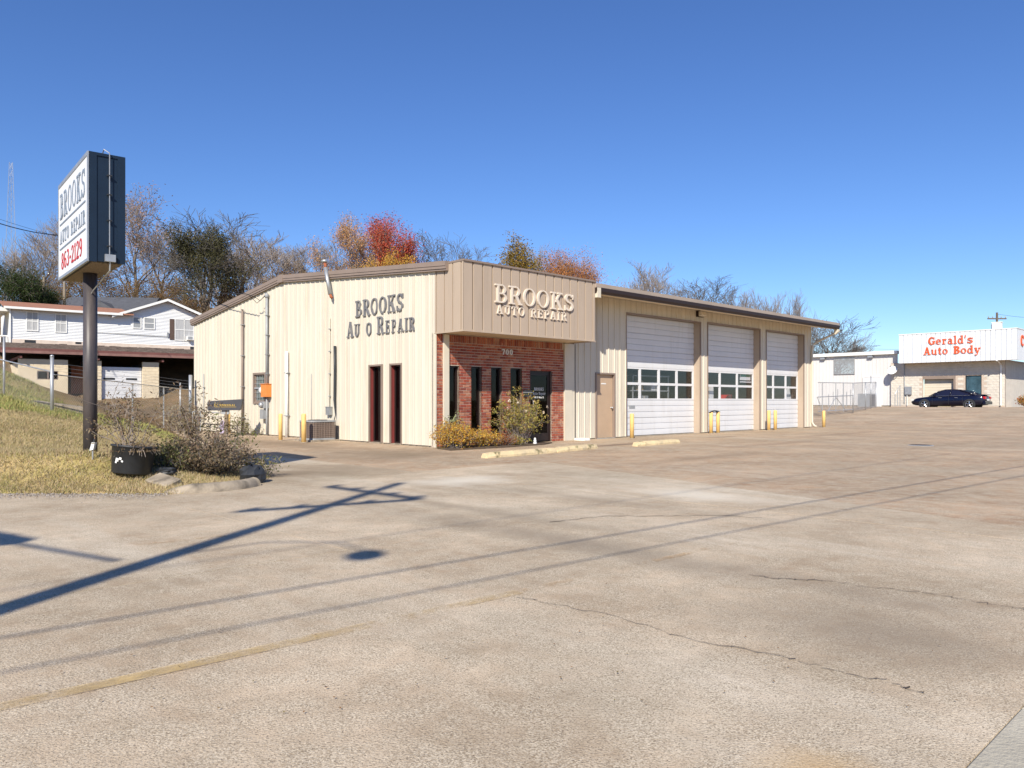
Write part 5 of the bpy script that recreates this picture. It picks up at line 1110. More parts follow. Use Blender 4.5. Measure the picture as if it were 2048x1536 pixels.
tree_meshes('ivy', 111, 3, .18, 'ivy', 20000, .075, spread=.52, up=.08, nch=(4, 6), clump=.30, twig='twigd', first=.15)
tree_meshes('ever', 112, 3, .18, 'ev', 22000, .10, spread=.8, up=.03, nch=(6, 8), clump=.5, first=.1)
tree_meshes('brush', 113, 3, .08, 'brown', 11000, .09, spread=.7, up=.08, nch=(5, 7), clump=.5, first=.08)
T_ = [
 ('bareA', 'bare_tree', 'bare grey tree at the far left edge below the lattice mast', 20, 478, 92, 150), ('bareB', 'bare_tree', 'bare tree between the lattice mast and the pole sign', 85, 470, 96, 150), ('bareA', 'bare_tree', 'tall bare tree just left of the pole sign cabinet', 128, 425, 88, 110),
 ('bareC', 'bare_tree', 'bare brushy tree behind the dark shingled roof, left', 60, 520, 84, 180), ('bareB', 'bare_tree', 'bare brushy tree directly behind the sign pole', 175, 510, 90, 150),
 ('faded', 'autumn_tree', 'thin tree with faded pinkish leaves right of the pole sign', 268, 376, 84, 165), ('bareB', 'bare_tree', 'bare tree between the pinkish tree and the dark ivy tree', 318, 455, 92, 110),
 ('ivy', 'ivy_tree', 'dark ivy clad evergreen tree with bare limbs above the white house', 408, 455, 74, 128), ('bareC', 'bare_tree', 'dark bare limbs rising out of the ivy clad tree', 400, 428, 76, 190), ('bareTall', 'bare_tree', 'slender bare tree right of the ivy clad tree', 492, 462, 84, 110),
 ('bareA', 'bare_tree', 'bare brown tree above the back slope of the shop roof', 455, 505, 80, 150), ('bareB', 'bare_tree', 'grey bare tree left of the ridge of the shop roof', 548, 486, 104, 120), ('bareA', 'bare_tree', 'grey bare tree above the ridge of the shop roof', 600, 488, 108, 130), ('bareB', 'bare_tree', 'grey bare tree left of the flue pipe', 645, 486, 106, 110),
 ('orange', 'autumn_tree', 'pale orange tree behind the shop roof right of the flue', 702, 432, 92, 112), ('red', 'autumn_tree', 'crimson red tree behind the shop roof', 785, 432, 94, 88), ('yellow', 'autumn_tree', 'low golden yellow tree at the foot of the crimson tree', 778, 508, 82, 90),
 ('bareC', 'bare_tree', 'dark bare rounded tree left of the canopy top', 868, 474, 96, 125), ('bareC', 'bare_tree', 'low dark bare tree just behind the canopy corner', 925, 492, 100, 95),
 ('olive', 'autumn_tree', 'yellow olive tree rising above the canopy', 1035, 478, 84, 75), ('bareTall', 'bare_tree', 'faint bare tree right of the yellow olive tree', 1075, 495, 92, 50), ('rust', 'autumn_tree', 'rust orange rounded tree above the right end of the canopy', 1147, 503, 86, 118),
 ('bareTall', 'bare_tree', 'lone slim bare tree standing above the bay roof', 1293, 528, 98, 80), ('bareA', 'bare_tree', 'bare tree just right of the lone slim tree', 1345, 566, 98, 90), ('bareC', 'bare_tree', 'dark bare tree above the middle of the bay roof', 1395, 562, 98, 110), ('bareC', 'bare_tree', 'second dark bare tree above the middle of the bay roof', 1448, 572, 100, 90), ('bareB', 'bare_tree', 'pale bare tree above the farthest bay, left', 1490, 582, 100, 70), ('bareTall', 'bare_tree', 'pale bare tree above the farthest bay, middle', 1545, 592, 100, 60), ('bareB', 'bare_tree', 'pale bare tree above the farthest bay, right', 1590, 590, 100, 75),
 ('bareC', 'bare_tree', 'spreading dark bare tree between the two shops', 1678, 642, 84, 105), ('bareC', 'bare_tree', 'second dark bare tree just behind the end of the bay roof', 1640, 648, 90, 90), ('bareA', 'bare_tree', 'low bare tree behind the white metal shed roof', 1715, 668, 96, 60),
 ('ever', 'evergreen_tree', 'dark rounded evergreen behind the brown roof at far left', 30, 528, 66, 118), ('ever', 'evergreen_tree', 'low dark evergreen bush left of the slate roof', 80, 562, 68, 60)]
for i, (k, nm, lab, u, vt, Y, wp) in enumerate(T_): tree(k, nm, lab, u, vt, Y, wp, rz_=i * 1.9, group='trees on the hillside')
for i, (u, vt, Y, wp, lab) in enumerate([(215, 535, 82, 90, 'russet bush behind the sign pole and slate roof'), (285, 555, 80, 80, 'russet bush above the right end of the slate roof'), (340, 550, 78, 90, 'tan bush above the peak of the white house'), (130, 540, 80, 80, 'tan bush behind the leftmost utility poles'), (380, 575, 72, 80, 'tan bush at the foot of the ivy clad tree'), (470, 560, 78, 110, 'brown brush above the low end of the shop roof'), (560, 535, 96, 110, 'brown brush left of the roof ridge'), (690, 525, 98, 120, 'brown brush right of the flue pipe'), (640, 545, 90, 110, 'brown brush behind the flue pipe')]):
    tree('brush', 'hillside_bush', lab, u, vt, Y, wp, rz_=i * 1.3, cat='bush', group='bushes on the hillside')
# far wood along the skyline, reads as one mass
P0 = []; P1 = []; ra = []; rb = []; rr = random.Random(77)
for i in range(190):
    u = rr.uniform(-250, 1250); Y = rr.uniform(118, 150); x = (u - 1024) / FPX * Y; z = gz(x, Y); h = rr.uniform(4.5, 7.5); p = Vector((x, Y, z)); q = p + Vector((rr.gauss(0, .4), 0, h)); P0.append(p); P1.append(q); ra.append(.12); rb.append(.03)
    for j in range(16): a = p.lerp(q, rr.uniform(.25, 1)); P0.append(a); P1.append(a + Vector((rr.gauss(0, 1.0), rr.gauss(0, .8), rr.uniform(.4, 2.0)))); ra.append(.04); rb.append(.015)
V, F_ = segs([tuple(p) for p in P0], [tuple(p) for p in P1], ra, rb, 3); me = np_mesh('far_wood', V, F_); me.materials.append(M['twig']); stuff(put('far_wood', me), 'far bare winter wood along the hilltop behind the trees', 'woods')

# ------------------------------------------------------------------ block garage on the left
TG = R(38); o = gar = thing('block_garage', 'low cream block garage with mossy roof below the white house', 'building', (-30.47, 47.17, 1.03), TG)
hw = 2.82
def wall_seg(x0, x1, nm='wall', hole=None, h=hw):
    b_ = MB()
    if hole: a0, a1, z0, z1 = hole; b_.box(x0, 0, -.6, a0, .2, h).box(a1, 0, -.6, x1, .2, h).box(a0, 0, -.6, a1, .2, z0).box(a0, 0, z1, a1, .2, h)
    else: b_.box(x0, 0, -.6, x1, .2, h)
    w_ = b_.build(nm, M['pblock'], gar); j = MB(); row = 0; z = 0
    while z < h - .19:
        x = x0 - (row % 2) * .2
        while x < x1:
            l, r_ = max(x, x0), min(x + .39, x1)
            if r_ - l > .05 and not (hole and l < hole[1] and r_ > hole[0] and z < hole[3] and z + .2 > hole[2]): j.box(l + .002, -.012, z + .003, r_ - .002, .0, z + .192)
            x += .4
        z += .2; row += 1
    stuff(j.build('blocks', M['pblock'], w_)); return w_
wall_seg(0, 2.68, hole=(1.0, 2.15, 1.55, 2.1)); wall_seg(4.2, 4.6, 'pier'); wall_seg(7.07, 8.1, 'pier'); wall_seg(13.0, 13.6, 'pier')
wn = MB().box(1.0, .02, 1.55, 2.15, .06, 1.6).box(1.0, .02, 2.05, 2.15, .06, 2.1).box(1.0, .02, 1.6, 1.05, .06, 2.05).box(2.1, .02, 1.6, 2.15, .06, 2.05).box(1.55, .02, 1.6, 1.62, .06, 2.05).build('window', M['brown'], gar); MB().box(1.05, .035, 1.6, 2.1, .04, 2.05).build('pane', M['dglass'], wn)
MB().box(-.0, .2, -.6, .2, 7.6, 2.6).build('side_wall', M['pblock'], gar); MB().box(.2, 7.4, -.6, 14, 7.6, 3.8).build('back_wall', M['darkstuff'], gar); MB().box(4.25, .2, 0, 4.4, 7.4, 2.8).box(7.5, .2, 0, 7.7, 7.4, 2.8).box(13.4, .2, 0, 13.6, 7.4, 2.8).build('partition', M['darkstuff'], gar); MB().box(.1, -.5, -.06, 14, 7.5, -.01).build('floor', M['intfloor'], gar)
gdr = MB().box(4.6, .25, 0, 7.07, .32, 2.45).build('garage_door', M['white'], gar)
for k in range(8): MB().box(4.62, .225, k * .305 + .012, 7.05, .25, k * .305 + .295).build('door_panel', M['white'], gdr)
for x in (4.75, 6.1): MB().box(x, .215, 1.60, x + .68, .228, 1.73).build('window', M['black'], gdr)
b_ = MB()
for k in range(5): b_.box(3.0 + k * .2, 1.0, 0, 3.19 + k * .2, 1.04, 2.4)
b_.box(2.95, .96, 2.4, 4.1, 1.06, 2.46); b_.build('brown_door', M['rustdoor'], gar)
o = MB().prism([(-.5, 3.33), (8.0, 4.17), (8.0, 4.27), (-.5, 3.43)], lambda y, z: (-.9, y, z), lambda y, z: (14.5, y, z)).build('roof', M['moss'], gar)
rr = random.Random(5); b_ = MB()
for k in range(14):
    y = -.5 + k * .6
    x = -.9
    while x < 14.4:
        L2 = rr.uniform(.25, .5); z = 3.44 + (y + .5) * .0988; b_.box(x, y, z - .01, x + L2 - .01, y + .58, z + rr.uniform(.03, .09)); x += L2
stuff(b_.build('shingles', M['moss'], o))
MB().box(-.95, -.56, 3.26, 14.5, -.50, 3.46).build('fascia', M['maroon'], o); MB().prism([(-.5, 3.18), (8, 4.02), (8, 4.28), (-.5, 3.45)], lambda y, z: (-.96, y, z), lambda y, z: (-.90, y, z)).build('fascia', M['maroon'], o)
MB().box(-.95, -.58, 3.14, 14.5, -.565, 3.30).build('lower_fascia', mat('faded_red_board', (.24, .13, .11), .8, .2, 2), o)
b_ = MB()
for x in (0.05, 4.3, 8.2, 13.2): b_.box(x, -.4, 2.85, x + .12, 7.4, 3.0)
b_.build('beams', M['maroon'], gar)
# retaining wall and block steps
def rw(name, lab, p, q, th, h0, h1, m):
    p, q = Vector(p), Vector(q); d = (q - p).normalized(); n = Vector((-d.y, d.x)) * th; b_ = MB(); b_.add([(p.x, p.y, -.5), (q.x, q.y, -.5), (q.x + n.x, q.y + n.y, -.5), (p.x + n.x, p.y + n.y, -.5), (p.x, p.y, h0), (q.x, q.y, h1), (q.x + n.x, q.y + n.y, h1), (p.x + n.x, p.y + n.y, h0)], [(0, 1, 5, 4), (1, 2, 6, 5), (2, 3, 7, 6), (3, 0, 4, 7), (4, 5, 6, 7)]); return tag(b_.build(name, m), lab, 'wall')
a = at(62, 0, 27); c = at(170, 0, 25); rw('retaining_wall', 'low grey concrete retaining wall behind the left fence post', (a.x, a.y), (c.x, c.y), .25, 1.26, 1.02, M['conc'])
o = thing('block_steps', 'stepped grey block wall against the cream garage', 'wall', (at(38, 0, 45).x, 45, .8), TG)
for k in range(6):
    for j in range(6 - k): MB().cham(j * .4 + .003, -.2, k * .2, j * .4 + .395, 0, k * .2 + .195, .01).build('block', M['conc'], o)

# ------------------------------------------------------------------ white house on the terrace
ho = thing('white_house', 'pale sided house with brown roof on the terrace above the garage', 'house', (-36.77, 56, 5.15), TG)
b_ = MB().box(0, 0, -.6, 14.3, .2, .64).build('foundation', mat('pale_foundation', (.62, .52, .44), .9, .15, 2), ho)
MB().box(.9, -.02, .40, 1.6, .0, .60).build('vent', M['black'], b_); MB().box(4.2, -.02, .45, 4.6, .0, .60).build('vent', M['black'], b_); MB().box(12.6, -.02, .40, 13.4, .0, .60).build('vent', M['black'], b_)
GP = lambda x: 2.95 if x < 7.3 else 2.95 + (1.3 * (1 - abs(x - 10.75) / 3.45))
HW = [(1.07, 1.72, 1.35, 2.66), (2.92, 3.57, 1.32, 2.62), (8.28, 8.80, 1.95, 2.75), (9.10, 9.80, 1.95, 2.75), (11.45, 12.12, 1.13, 2.80), (12.18, 12.86, 1.13, 2.80)]
hwall = MB().box(0, .06, .64, 14.2, .2, 2.9).build('wall', M['vinyl'], ho)
b_ = MB(); k = 0; z = .64
while z < 4.2:
    z2 = z + .115
    spans = [(0.0, 14.2)] if z < 2.85 else [(10.75 - 3.45 * max(0, 1 - (z - 2.85) / 1.35), 10.75 + 3.45 * max(0, 1 - (z - 2.85) / 1.35))]
    for x0, x1 in spans:
        if x1 - x0 > .1: b_.add([(x0, .02, z), (x1, .02, z), (x1, .055, z2), (x0, .055, z2), (x0, .06, z), (x1, .06, z)], [(0, 1, 2, 3), (0, 4, 5, 1)])
    z = z2
stuff(b_.build('clapboards', M['vinyl'], hwall))
MB().add([(7.3, .058, 2.85), (14.2, .058, 2.85), (10.75, .058, 4.22)], [(0, 1, 2)]).build('gable_end', M['vinyl'], ho)
for i, (x0, x1, z0, z1) in enumerate(HW):
    wn = MB().box(x0 - .07, -.02, z0 - .07, x1 + .07, .015, z0).box(x0 - .07, -.02, z1, x1 + .07, .015, z1 + .07).box(x0 - .07, -.02, z0, x0, .015, z1).box(x1, -.02, z0, x1 + .07, .015, z1).box(x0, -.018, (z0 + z1) / 2 - .03, x1, .015, (z0 + z1) / 2 + .03)
    if i < 2: wn.box((x0 + x1) / 2 - .012, -.015, z0, (x0 + x1) / 2 + .012, .012, z1)
    wn = wn.build('window', M['whitep'], ho); MB().box(x0, .004, z0, x1, .012, z1).build('pane', M['curtain'] if i not in (2, 3) else M['grey'], wn)
MB().box(11.0, -.03, 1.13, 11.36, .015, 2.80).build('shutter', M['shutter'], ho)
ac = MB().box(12.3, -.35, 1.14, 12.8, .0, 1.45).build('window_air_conditioner', M['whitep'], ho); MB().box(12.34, -.356, 1.18, 12.7, -.35, 1.41).build('grille', M['grey'], ac)
MB().tube([(5.2, -.03, 1.45), (8.0, -.03, 1.38), (10.85, -.03, 1.35)], .02, 5).box(10.78, -.08, 1.32, 10.9, .0, 1.7).box(5.15, -.1, 1.4, 5.3, 0, 1.75).build('service_line', M['grey'], ho)
rfh = MB().prism([(-.5, 2.86), (4.2, 3.75), (4.2, 3.83), (-.5, 2.96)], lambda y, z: (-.4, y, z), lambda y, z: (8.2, y, z)).build('roof', M['shing'], ho)
MB().box(-.42, -.56, 2.80, 7.4, -.5, 2.97).build('gutter', M['whitep'], rfh)
for sx in (-1, 1):
    x1 = 10.75 + sx * 4.1; zz = 4.35 - 1.35 / 3.45 * 4.1
    b_ = MB().add([(10.75, -.45, 4.40), (x1, -.45, zz + .05), (x1, 5, zz + .05), (10.75, 5, 4.40), (10.75, -.45, 4.30), (x1, -.45, zz - .05), (x1, 5, zz - .05), (10.75, 5, 4.30)], [(0, 1, 2, 3), (4, 7, 6, 5), (1, 5, 6, 2)]).build('gable_roof', M['shing'], ho)
    MB().add([(10.75, -.46, 4.41), (x1, -.46, zz + .06), (x1, -.46, zz - .14), (10.75, -.46, 4.21), (10.75, -.40, 4.41), (x1, -.40, zz + .06), (x1, -.40, zz - .14), (10.75, -.40, 4.21)], [(0, 1, 2, 3), (2, 6, 7, 3), (0, 4, 5, 1), (4, 7, 6, 5)]).build('bargeboard', M['whitep'], b_)
MB().box(0, .2, .0, .2, 7.5, 2.85).build('side_wall', M['vinyl'], ho); MB().tube([(.02, -.03, 0), (.02, -.03, 2.85)], .05, 6).build('downspout', M['whitep'], ho)
pr_ = MB().box(-3.2, .8, -.6, 0, 4.0, .1).build('porch', M['whitep'], ho)
for k in range(9): MB().box(-3.0 + k * .35, .8, .1, -2.94 + k * .35, .85, .85).build('baluster', M['whitep'], pr_)
MB().box(-3.1, .77, .85, 0, .88, .93).build('rail', M['whitep'], pr_); MB().box(-3.1, .8, .1, -2.95, .95, 2.7).build('post', M['whitep'], pr_)
MB().prism([(-3.6, 2.7), (0.2, 2.7), (-1.7, 3.5)], lambda x, z: (x, .5, z), lambda x, z: (x, 4.2, z)).build('porch_roof', M['whitep'], pr_)
MB().box(-2.2, 3.9, .1, -1.3, 3.95, 2.2).build('porch_door', M['shutter'], pr_)
# slate-roofed house and far buildings
def far_house(name, lab, u0, u1, vr, ve, Y, dep, wallm, roofm, rz_, base=3.0):
    a, c = at(u0, vr, Y), at(u1, vr, Y); ln = (c - a).length; ze = CAMZ + (801 - ve) / FPX * Y; zr = a.z
    o = thing(name, lab, 'house', (a.x, a.y, ze - base), rz_); h = base; rz2 = base + (zr - ze)
    MB().box(0, 0, -2, ln, dep, h).build('wall', wallm, o)
    MB().add([(-.3, -.4, h - .1), (ln + .3, -.4, h - .1), (ln - .6, dep / 2, rz2), (.6, dep / 2, rz2), (-.3, dep + .4, h - .1), (ln + .3, dep + .4, h - .1)], [(0, 1, 2, 3), (3, 2, 5, 4), (0, 3, 4), (1, 5, 2)]).build('roof', roofm, o)
    for k in range(3):
        x = ln * (k + .5) / 3 - .4; wn = MB().box(x - .06, -.04, h - 1.7, x + .86, .0, h - .54).build('window', M['whitep'], o); MB().box(x, -.05, h - 1.64, x + .8, -.041, h - .6).build('pane', M['black'], wn)
    return o, ln, h, rz2
o, ln, h, r2 = far_house('slate_roof_house', 'house with long grey shingled roof behind the white house', 86, 292, 582, 618, 71, 8, M['vinyl'], M['slate'], R(4))
MB().prism([(4.2, h), (6.6, h), (5.4, h + .75)], lambda x, z: (x, -.9, z), lambda x, z: (x, 2.5, z)).build('dormer', M['slate'], o)
far_house('hill_house', 'small far pale house on the slope above the gable', 275, 312, 588, 596, 93, 5, M['whitep'], M['shing'], R(10), 2.2)
far_house('hill_house', 'small far pale house right of the ivy clad tree', 435, 470, 585, 593, 96, 5, M['whitep'], M['moss'], R(10), 2.2)
# radio mast
o = thing('radio_mast', 'slim lattice radio mast on the skyline at far left', 'mast', (at(22, 0, 170).x, 170, 18)); top_ = CAMZ + (801 - 325) / FPX * 170 - 18; b_ = MB(); c2 = MB()
cor = lambda z: 1.75 * (1 - .8 * z / top_)
for k in range(3):
    an = 2.1 * k; b_.tube([(cor(0) * math.cos(an), cor(0) * math.sin(an), 0), (cor(top_) * math.cos(an), cor(top_) * math.sin(an), top_)], .055, 4)
n = 22
for i in range(n):
    z0, z1 = top_ * i / n, top_ * (i + 1) / n
    for k in range(3):
        a, c = 2.1 * k, 2.1 * (k + 1); c2.tube([(cor(z0) * math.cos(a), cor(z0) * math.sin(a), z0), (cor(z1) * math.cos(c), cor(z1) * math.sin(c), z1)], .022, 3, False)
GM = mat('mast_steel', (.32, .34, .38), .6, .1, 2); b_.build('legs', GM, o); c2.build('lattice', GM, o)

# ------------------------------------------------------------------ fences
def chain_link(parent, p, q, z0a, z0b, z1a, z1b, step=.10, wr=.0022):
    p, q = Vector(p), Vector(q); L = (q - p).length; P0 = []; P1 = []; H = ((z1a - z0a) + (z1b - z0b)) / 2; n = int((L + H) / step)
    def pt(x, h): f = x / L; return (p.x + (q.x - p.x) * f, p.y + (q.y - p.y) * f, (z0a + (z0b - z0a) * f) + ((z1a - z0a) + ((z1b - z0b) - (z1a - z0a)) * f) * h / H)
    for s_ in (1, -1):
        for i in range(n + 1):
            x = i * step - (H if s_ == 1 else 0); lo, hi = 0, H
            xa, xb = (x, x + H) if s_ == 1 else (x, x - H)
            t0, t1 = 0, 1; dx = xb - xa
            for lim, sg_ in ((0, 1), (L, -1)):
                fa, fb = (xa - lim) * sg_, (xb - lim) * sg_
                if fa < 0 and fb < 0: t0 = 2; break
                if fa < 0: t0 = max(t0, -fa / (fb - fa))
                elif fb < 0: t1 = min(t1, fa / (fa - fb))
            if t0 >= t1: continue
            P0.append(pt(xa + dx * t0, H * t0)); P1.append(pt(xa + dx * t1, H * t1))
    V, F_ = segs(P0, P1, np.full(len(P0), wr), np.full(len(P0), wr), 3); me = np_mesh('chain_link', V, F_); me.materials.append(M['steel']); return put('chain_link', me, parent)
o = thing('chain_link_fence', 'chain link fence stepping down the grass hill at far left', 'fence')
A = at(-60, 0, 25.5); Bp = at(104, 0, 23); za, zb_ = 2.72, 2.12; ga, gb = gz(A.x, A.y), gz(Bp.x, Bp.y)
MB().tube([(A.x, A.y, za + .15), (Bp.x, Bp.y, zb_)], .022, 6).build('top_rail', M['steel'], o); MB().tube([(Bp.x, Bp.y, gb - .3), (Bp.x, Bp.y, CAMZ + (801 - 714) / FPX * 23)], .052, 10).lathe([(.056, 0), (.056, .04), (.02, .07)], 10, (Bp.x, Bp.y, CAMZ + (801 - 714) / FPX * 23)).build('post', M['steel'], o, True)
c0 = at(8, 0, 24.5); MB().tube([(c0.x, c0.y, gz(c0.x, c0.y) - .3), (c0.x, c0.y, 3.3)], .035, 8).build('post', M['steel'], o, True)
chain_link(o, (A.x, A.y), (Bp.x, Bp.y), ga, gb, za, zb_)
o = thing('chain_link_fence', 'chain link fence from the grey post to the back of the shop', 'fence')
Cp = at(381, 0, 32.0); zt = [CAMZ + (801 - 749) / FPX * 23, CAMZ + (801 - 780) / FPX * 32]; zbm = [gb, .55]
MB().tube([(Bp.x + .06, Bp.y, zt[0]), (Cp.x, Cp.y, zt[1])], .018, 6).build('top_rail', M['steel'], o); chain_link(o, (Bp.x + .06, Bp.y), (Cp.x, Cp.y), zbm[0], zbm[1], *zt)
MB().tube([(Cp.x, Cp.y, .2), (Cp.x, Cp.y, CAMZ + (801 - 750) / FPX * 32)], .07, 10).build('post', M['steel'], o, True); MB().tube([(Cp.x - .3, Cp.y - .3, .2), (Cp.x - .3, Cp.y - .3, 2.0)], .03, 8).build('post', M['steel'], o, True)
b_ = MB()
for k in (.12, .24, .36): b_.tube([(Bp.x, Bp.y, zt[0] + k), (Cp.x, Cp.y, zt[1] + k)], .004, 3, False)
b_.build('barbed_wire', M['steel'], o)
for k in range(1, 4):
    f = k / 4; MB().tube([(Bp.x + (Cp.x - Bp.x) * f, Bp.y + (Cp.y - Bp.y) * f, .2), (Bp.x + (Cp.x - Bp.x) * f, Bp.y + (Cp.y - Bp.y) * f, zt[0] + (zt[1] - zt[0]) * f)], .025, 6).build('post', M['steel'], o)
shrub('dried_shrub', 'pale dry brush growing through the left fence near the shop', 'weeds', (at(352, 0, 31.5).x, 31.5, gz(at(352, 0, 31.5).x, 31.5)), 1.0, .5, 1.1, 50, 900, .05, .45, leafmat('pale_dry_leaf', [(.34, .28, .18), (.42, .36, .24), (.26, .22, .14)]), M['twig'], 31)
# fence and gate between the shops
o = thing('rolling_gate', 'pipe framed chain link rolling gate between the two shops', 'gate')
a, c = at(1636, 0, 46), at(1706, 0, 47.5); zg0, zg1 = .52, .62
def P3(p, z): return (p.x, p.y, z)
zt0, zt1 = CAMZ + (801 - 765) / FPX * 46, CAMZ + (801 - 766) / FPX * 47.5; zm0, zm1 = zg0 + .95, zg1 + .95
b_ = MB().tube([P3(a, zt0), P3(c, zt1)], .025, 6).tube([P3(a, zm0), P3(c, zm1)], .03, 6).tube([P3(a, zg0 + .08), P3(c, zg1 + .08)], .03, 6)
for f in (.12, .5, .72, 1.0): m1 = a.lerp(c, f); b_.tube([P3(m1, zg0 + .06), P3(m1, zt0 - .02)], .022, 6)
for f0, f1 in ((-.02, .12), (.5, .28), (.5, .8)): p, q = a.lerp(c, f0), a.lerp(c, f1); b_.tube([P3(p, zm0), P3(q, zg0 + .1)], .022, 6)
b_.build('frame', M['steel'], o); chain_link(o, (a.x, a.y), (c.x, c.y), zg0 + .1, zg1 + .1, zt0, zt1, .14, .0035)
o = thing('chain_link_fence', 'chain link fence panel right of the rolling gate', 'fence'); d = at(1752, 0, 53)
MB().tube([P3(c, zt1), P3(d, zt1 + .2)], .022, 6).build('top_rail', M['steel'], o); chain_link(o, (c.x, c.y), (d.x, d.y), .62, .8, zt1, zt1 + .2, .14, .0035)
for f, hh_ in ((.0, 0.0), (.52, 0.0), (.76, .45), (1.0, 0.0)): m1 = c.lerp(d, f); MB().tube([P3(m1, .5), P3(m1, zt1 + .2 * f + hh_)], .035, 8).build('post', M['steel'], o, True)
o = thing('stair_rail', 'short sloped handrail beside the white shed door', 'railing'); p = at(1790, 0, 60); q = at(1800, 0, 60)
MB().tube([P3(p, .8), P3(p, 1.75), P3(q, 2.45), P3(q, .8)], .03, 6).build('rail', M['steel'], o); MB().tube([P3(p.lerp(q, .5), .8), P3(p.lerp(q, .5), 2.1)], .025, 6).build('post', M['steel'], o)
o = thing('condenser_unit', 'grey square condenser behind the fence between the shops', 'air conditioner', (at(1733, 0, 60).x, 60, .75), TH)
MB().cham(-.55, -.45, 0, .55, .45, 1.05, .03).build('casing', M['grey'], o); b_ = MB()
for k in range(12): b_.box(-.5, -.462, .08 + k * .075, .5, -.452, .12 + k * .075)
b_.build('louvres', M['darkstuff'], o)
o = thing('equipment_frames', 'jumble of pale metal frames behind the rolling gate', 'scrap metal', (at(1680, 0, 58).x, 58, .7), TH); b_ = MB()
for k in range(6): x = -2 + k * .8; b_.tube([(x, 0, 0), (x, 0, 1.0 + .2 * (k % 3)), (x + .7, .3, 1.0 + .2 * (k % 3)), (x + .7, .3, 0)], .025, 5)
b_.build('frames', M['steel'], o)

# ------------------------------------------------------------------ the body shop on the right
GO = Vector((37.2, 57.7, .85)); bs = thing('body_shop', 'white metal and beige block body shop with orange letters', 'building', GO, TH)
# local: visible wall is the plane x=0 running along +y; -x points at the lot
GW = lambda a, z, d: (-d, a, z)
Y1 = 8.2
blk = MB()
OP = [(1.55, 2.65, .75, 2.35), (3.35, 5.75, -.1, 2.35)]
ys = sorted({0.0, Y1} | {v for o_ in OP for v in o_[:2]})
for a, c in zip(ys[:-1], ys[1:]):
    h = [o_ for o_ in OP if o_[0] <= a and c <= o_[1]]
    if h: blk.box(0, a, h[0][3], .2, c, 3.5); (blk.box(0, a, -.4, .2, c, h[0][2]) if h[0][2] > 0 else None)
    else: blk.box(0, a, -.4, .2, c, 3.5)
bw2 = blk.build('block_wall', M['mortar'], bs); b_ = MB(); z = 0; row = 0; rr = random.Random(8)
while z < 3.3:
    y = -(row % 2) * .203
    while y < Y1:
        l, h = max(y, 0), min(y + .395, Y1)
        if h - l > .05 and not any(l < o_[1] - .02 and h > o_[0] + .02 and z < o_[3] - .02 and z + .195 > o_[2] + .02 for o_ in OP):
            d = .02; V = [(-d * .3, l, z), (-d * .3, h, z), (-d * .3, h, z + .195), (-d * .3, l, z + .195), (.0, l, z), (0, h, z), (0, h, z + .195), (0, l, z + .195), (-d * .6 - rr.uniform(0, .012), l + (h - l) * rr.uniform(.3, .7), z + rr.uniform(.05, .14))]
            b_.add(V, [(0, 1, 8), (1, 2, 8), (2, 3, 8), (3, 0, 8), (0, 4, 5, 1), (1, 5, 6, 2), (2, 6, 7, 3), (3, 7, 4, 0)])
        y += .4
    z += .2; row += 1
stuff(b_.build('blocks', M['block'], bw2))
# front side (turns away to the right)
MB().box(.02, -.0, -.4, 9, .2, 3.5).build('front_block_wall', M['block'], bs)
slot_window(bs, GW, 1.55, 2.65, .75, 2.35, .08, M['frame'], mat('teal_reflecting_glass', (.05, .10, .13), .08, .4, 1.5, spec=.8), M['frame'], mull=False)
rd = MB().box(.41, 3.35, -.1, .45, 5.75, 2.35).build('roll_door', M['soffit'], bs)
for k in range(11): MB().box(.385, 3.37, -.05 + k * .215, .41, 5.73, .15 + k * .215).build('door_slat', mat('cream_slat_%d' % k, (.66, .58, .46), .6, .05, 2) if k == 0 else bpy.data.materials['cream_slat_0'], rd)
MB().box(.0, 3.352, 2.12, .38, 5.748, 2.349).box(.0, 3.352, -.1, .38, 3.50, 2.12).build('lintel_shade', M['brown'], bs)  # lintel and jamb strip; brown colour stands for shade in the recess
# fascia box with ribbed white panels
FX = -1.15; fz0, fz1 = 3.42, 5.72; yA, yB = -1.05, 7.15
fc = MB().box(FX + .06, yA + .05, fz0 + .02, .0, yB, fz0 + .06).box(FX + .06, yA + .06, fz1 - .1, 3, yB - .02, fz1 - .06).build('fascia_box', M['soffit'], bs)
WS = mat('white_ribbed_steel', (.66, .68, .71), .5, .04, .7)
siding(fc, lambda a, z, d: (FX - d, a, z), yA, yB, lambda a: fz0, lambda a: fz1, 'rev', WS, panel=1.0287, name='fascia_panel')
siding(fc, lambda a, z, d: (a, yA - d, z), FX, 9, lambda a: fz0, lambda a: fz1, 'rev', WS, panel=1.0287, name='fascia_panel')
siding(fc, lambda a, z, d: (a, yB + d, z), FX, .1, lambda a: fz0, lambda a: fz1, 'rev', WS, panel=1.3, name='fascia_panel')
MB().box(FX - .03, yA - .03, fz1 - .01, 9, yA + .04, fz1 + .05).box(FX - .03, yA + .04, fz1 - .01, FX + .04, yB + .03, fz1 + .05).build('top_trim', M['whitep'], fc)
el = lambda y0, zz: (lambda a, z, d: (FX - d, y0 - a, zz + z))
letters("Gerald's", el(4.95, 4.80), 3.15, .62, .06, M['letorange'], fc, base=-.005, bold=1.25, gap=.1)
letters('Auto Body', el(5.30, 4.02), 4.0, .60, .06, M['letorange'], fc, base=-.005, bold=1.25, gap=.1)
letters('C', lambda a, z, d: (-.20 + a, yA - d, 4.45 + z), .8, .85, .06, M['letorange'], fc, base=-.005, bold=1.3)
MB().tube([(FX - .06, .25, fz0 - .0), (FX * .5, .25, 3.3), (-.06, .25, 3.1), (-.06, .25, .1), (-.16, .25, .02)], .06, 6).build('downspout', M['whitep'], bs)
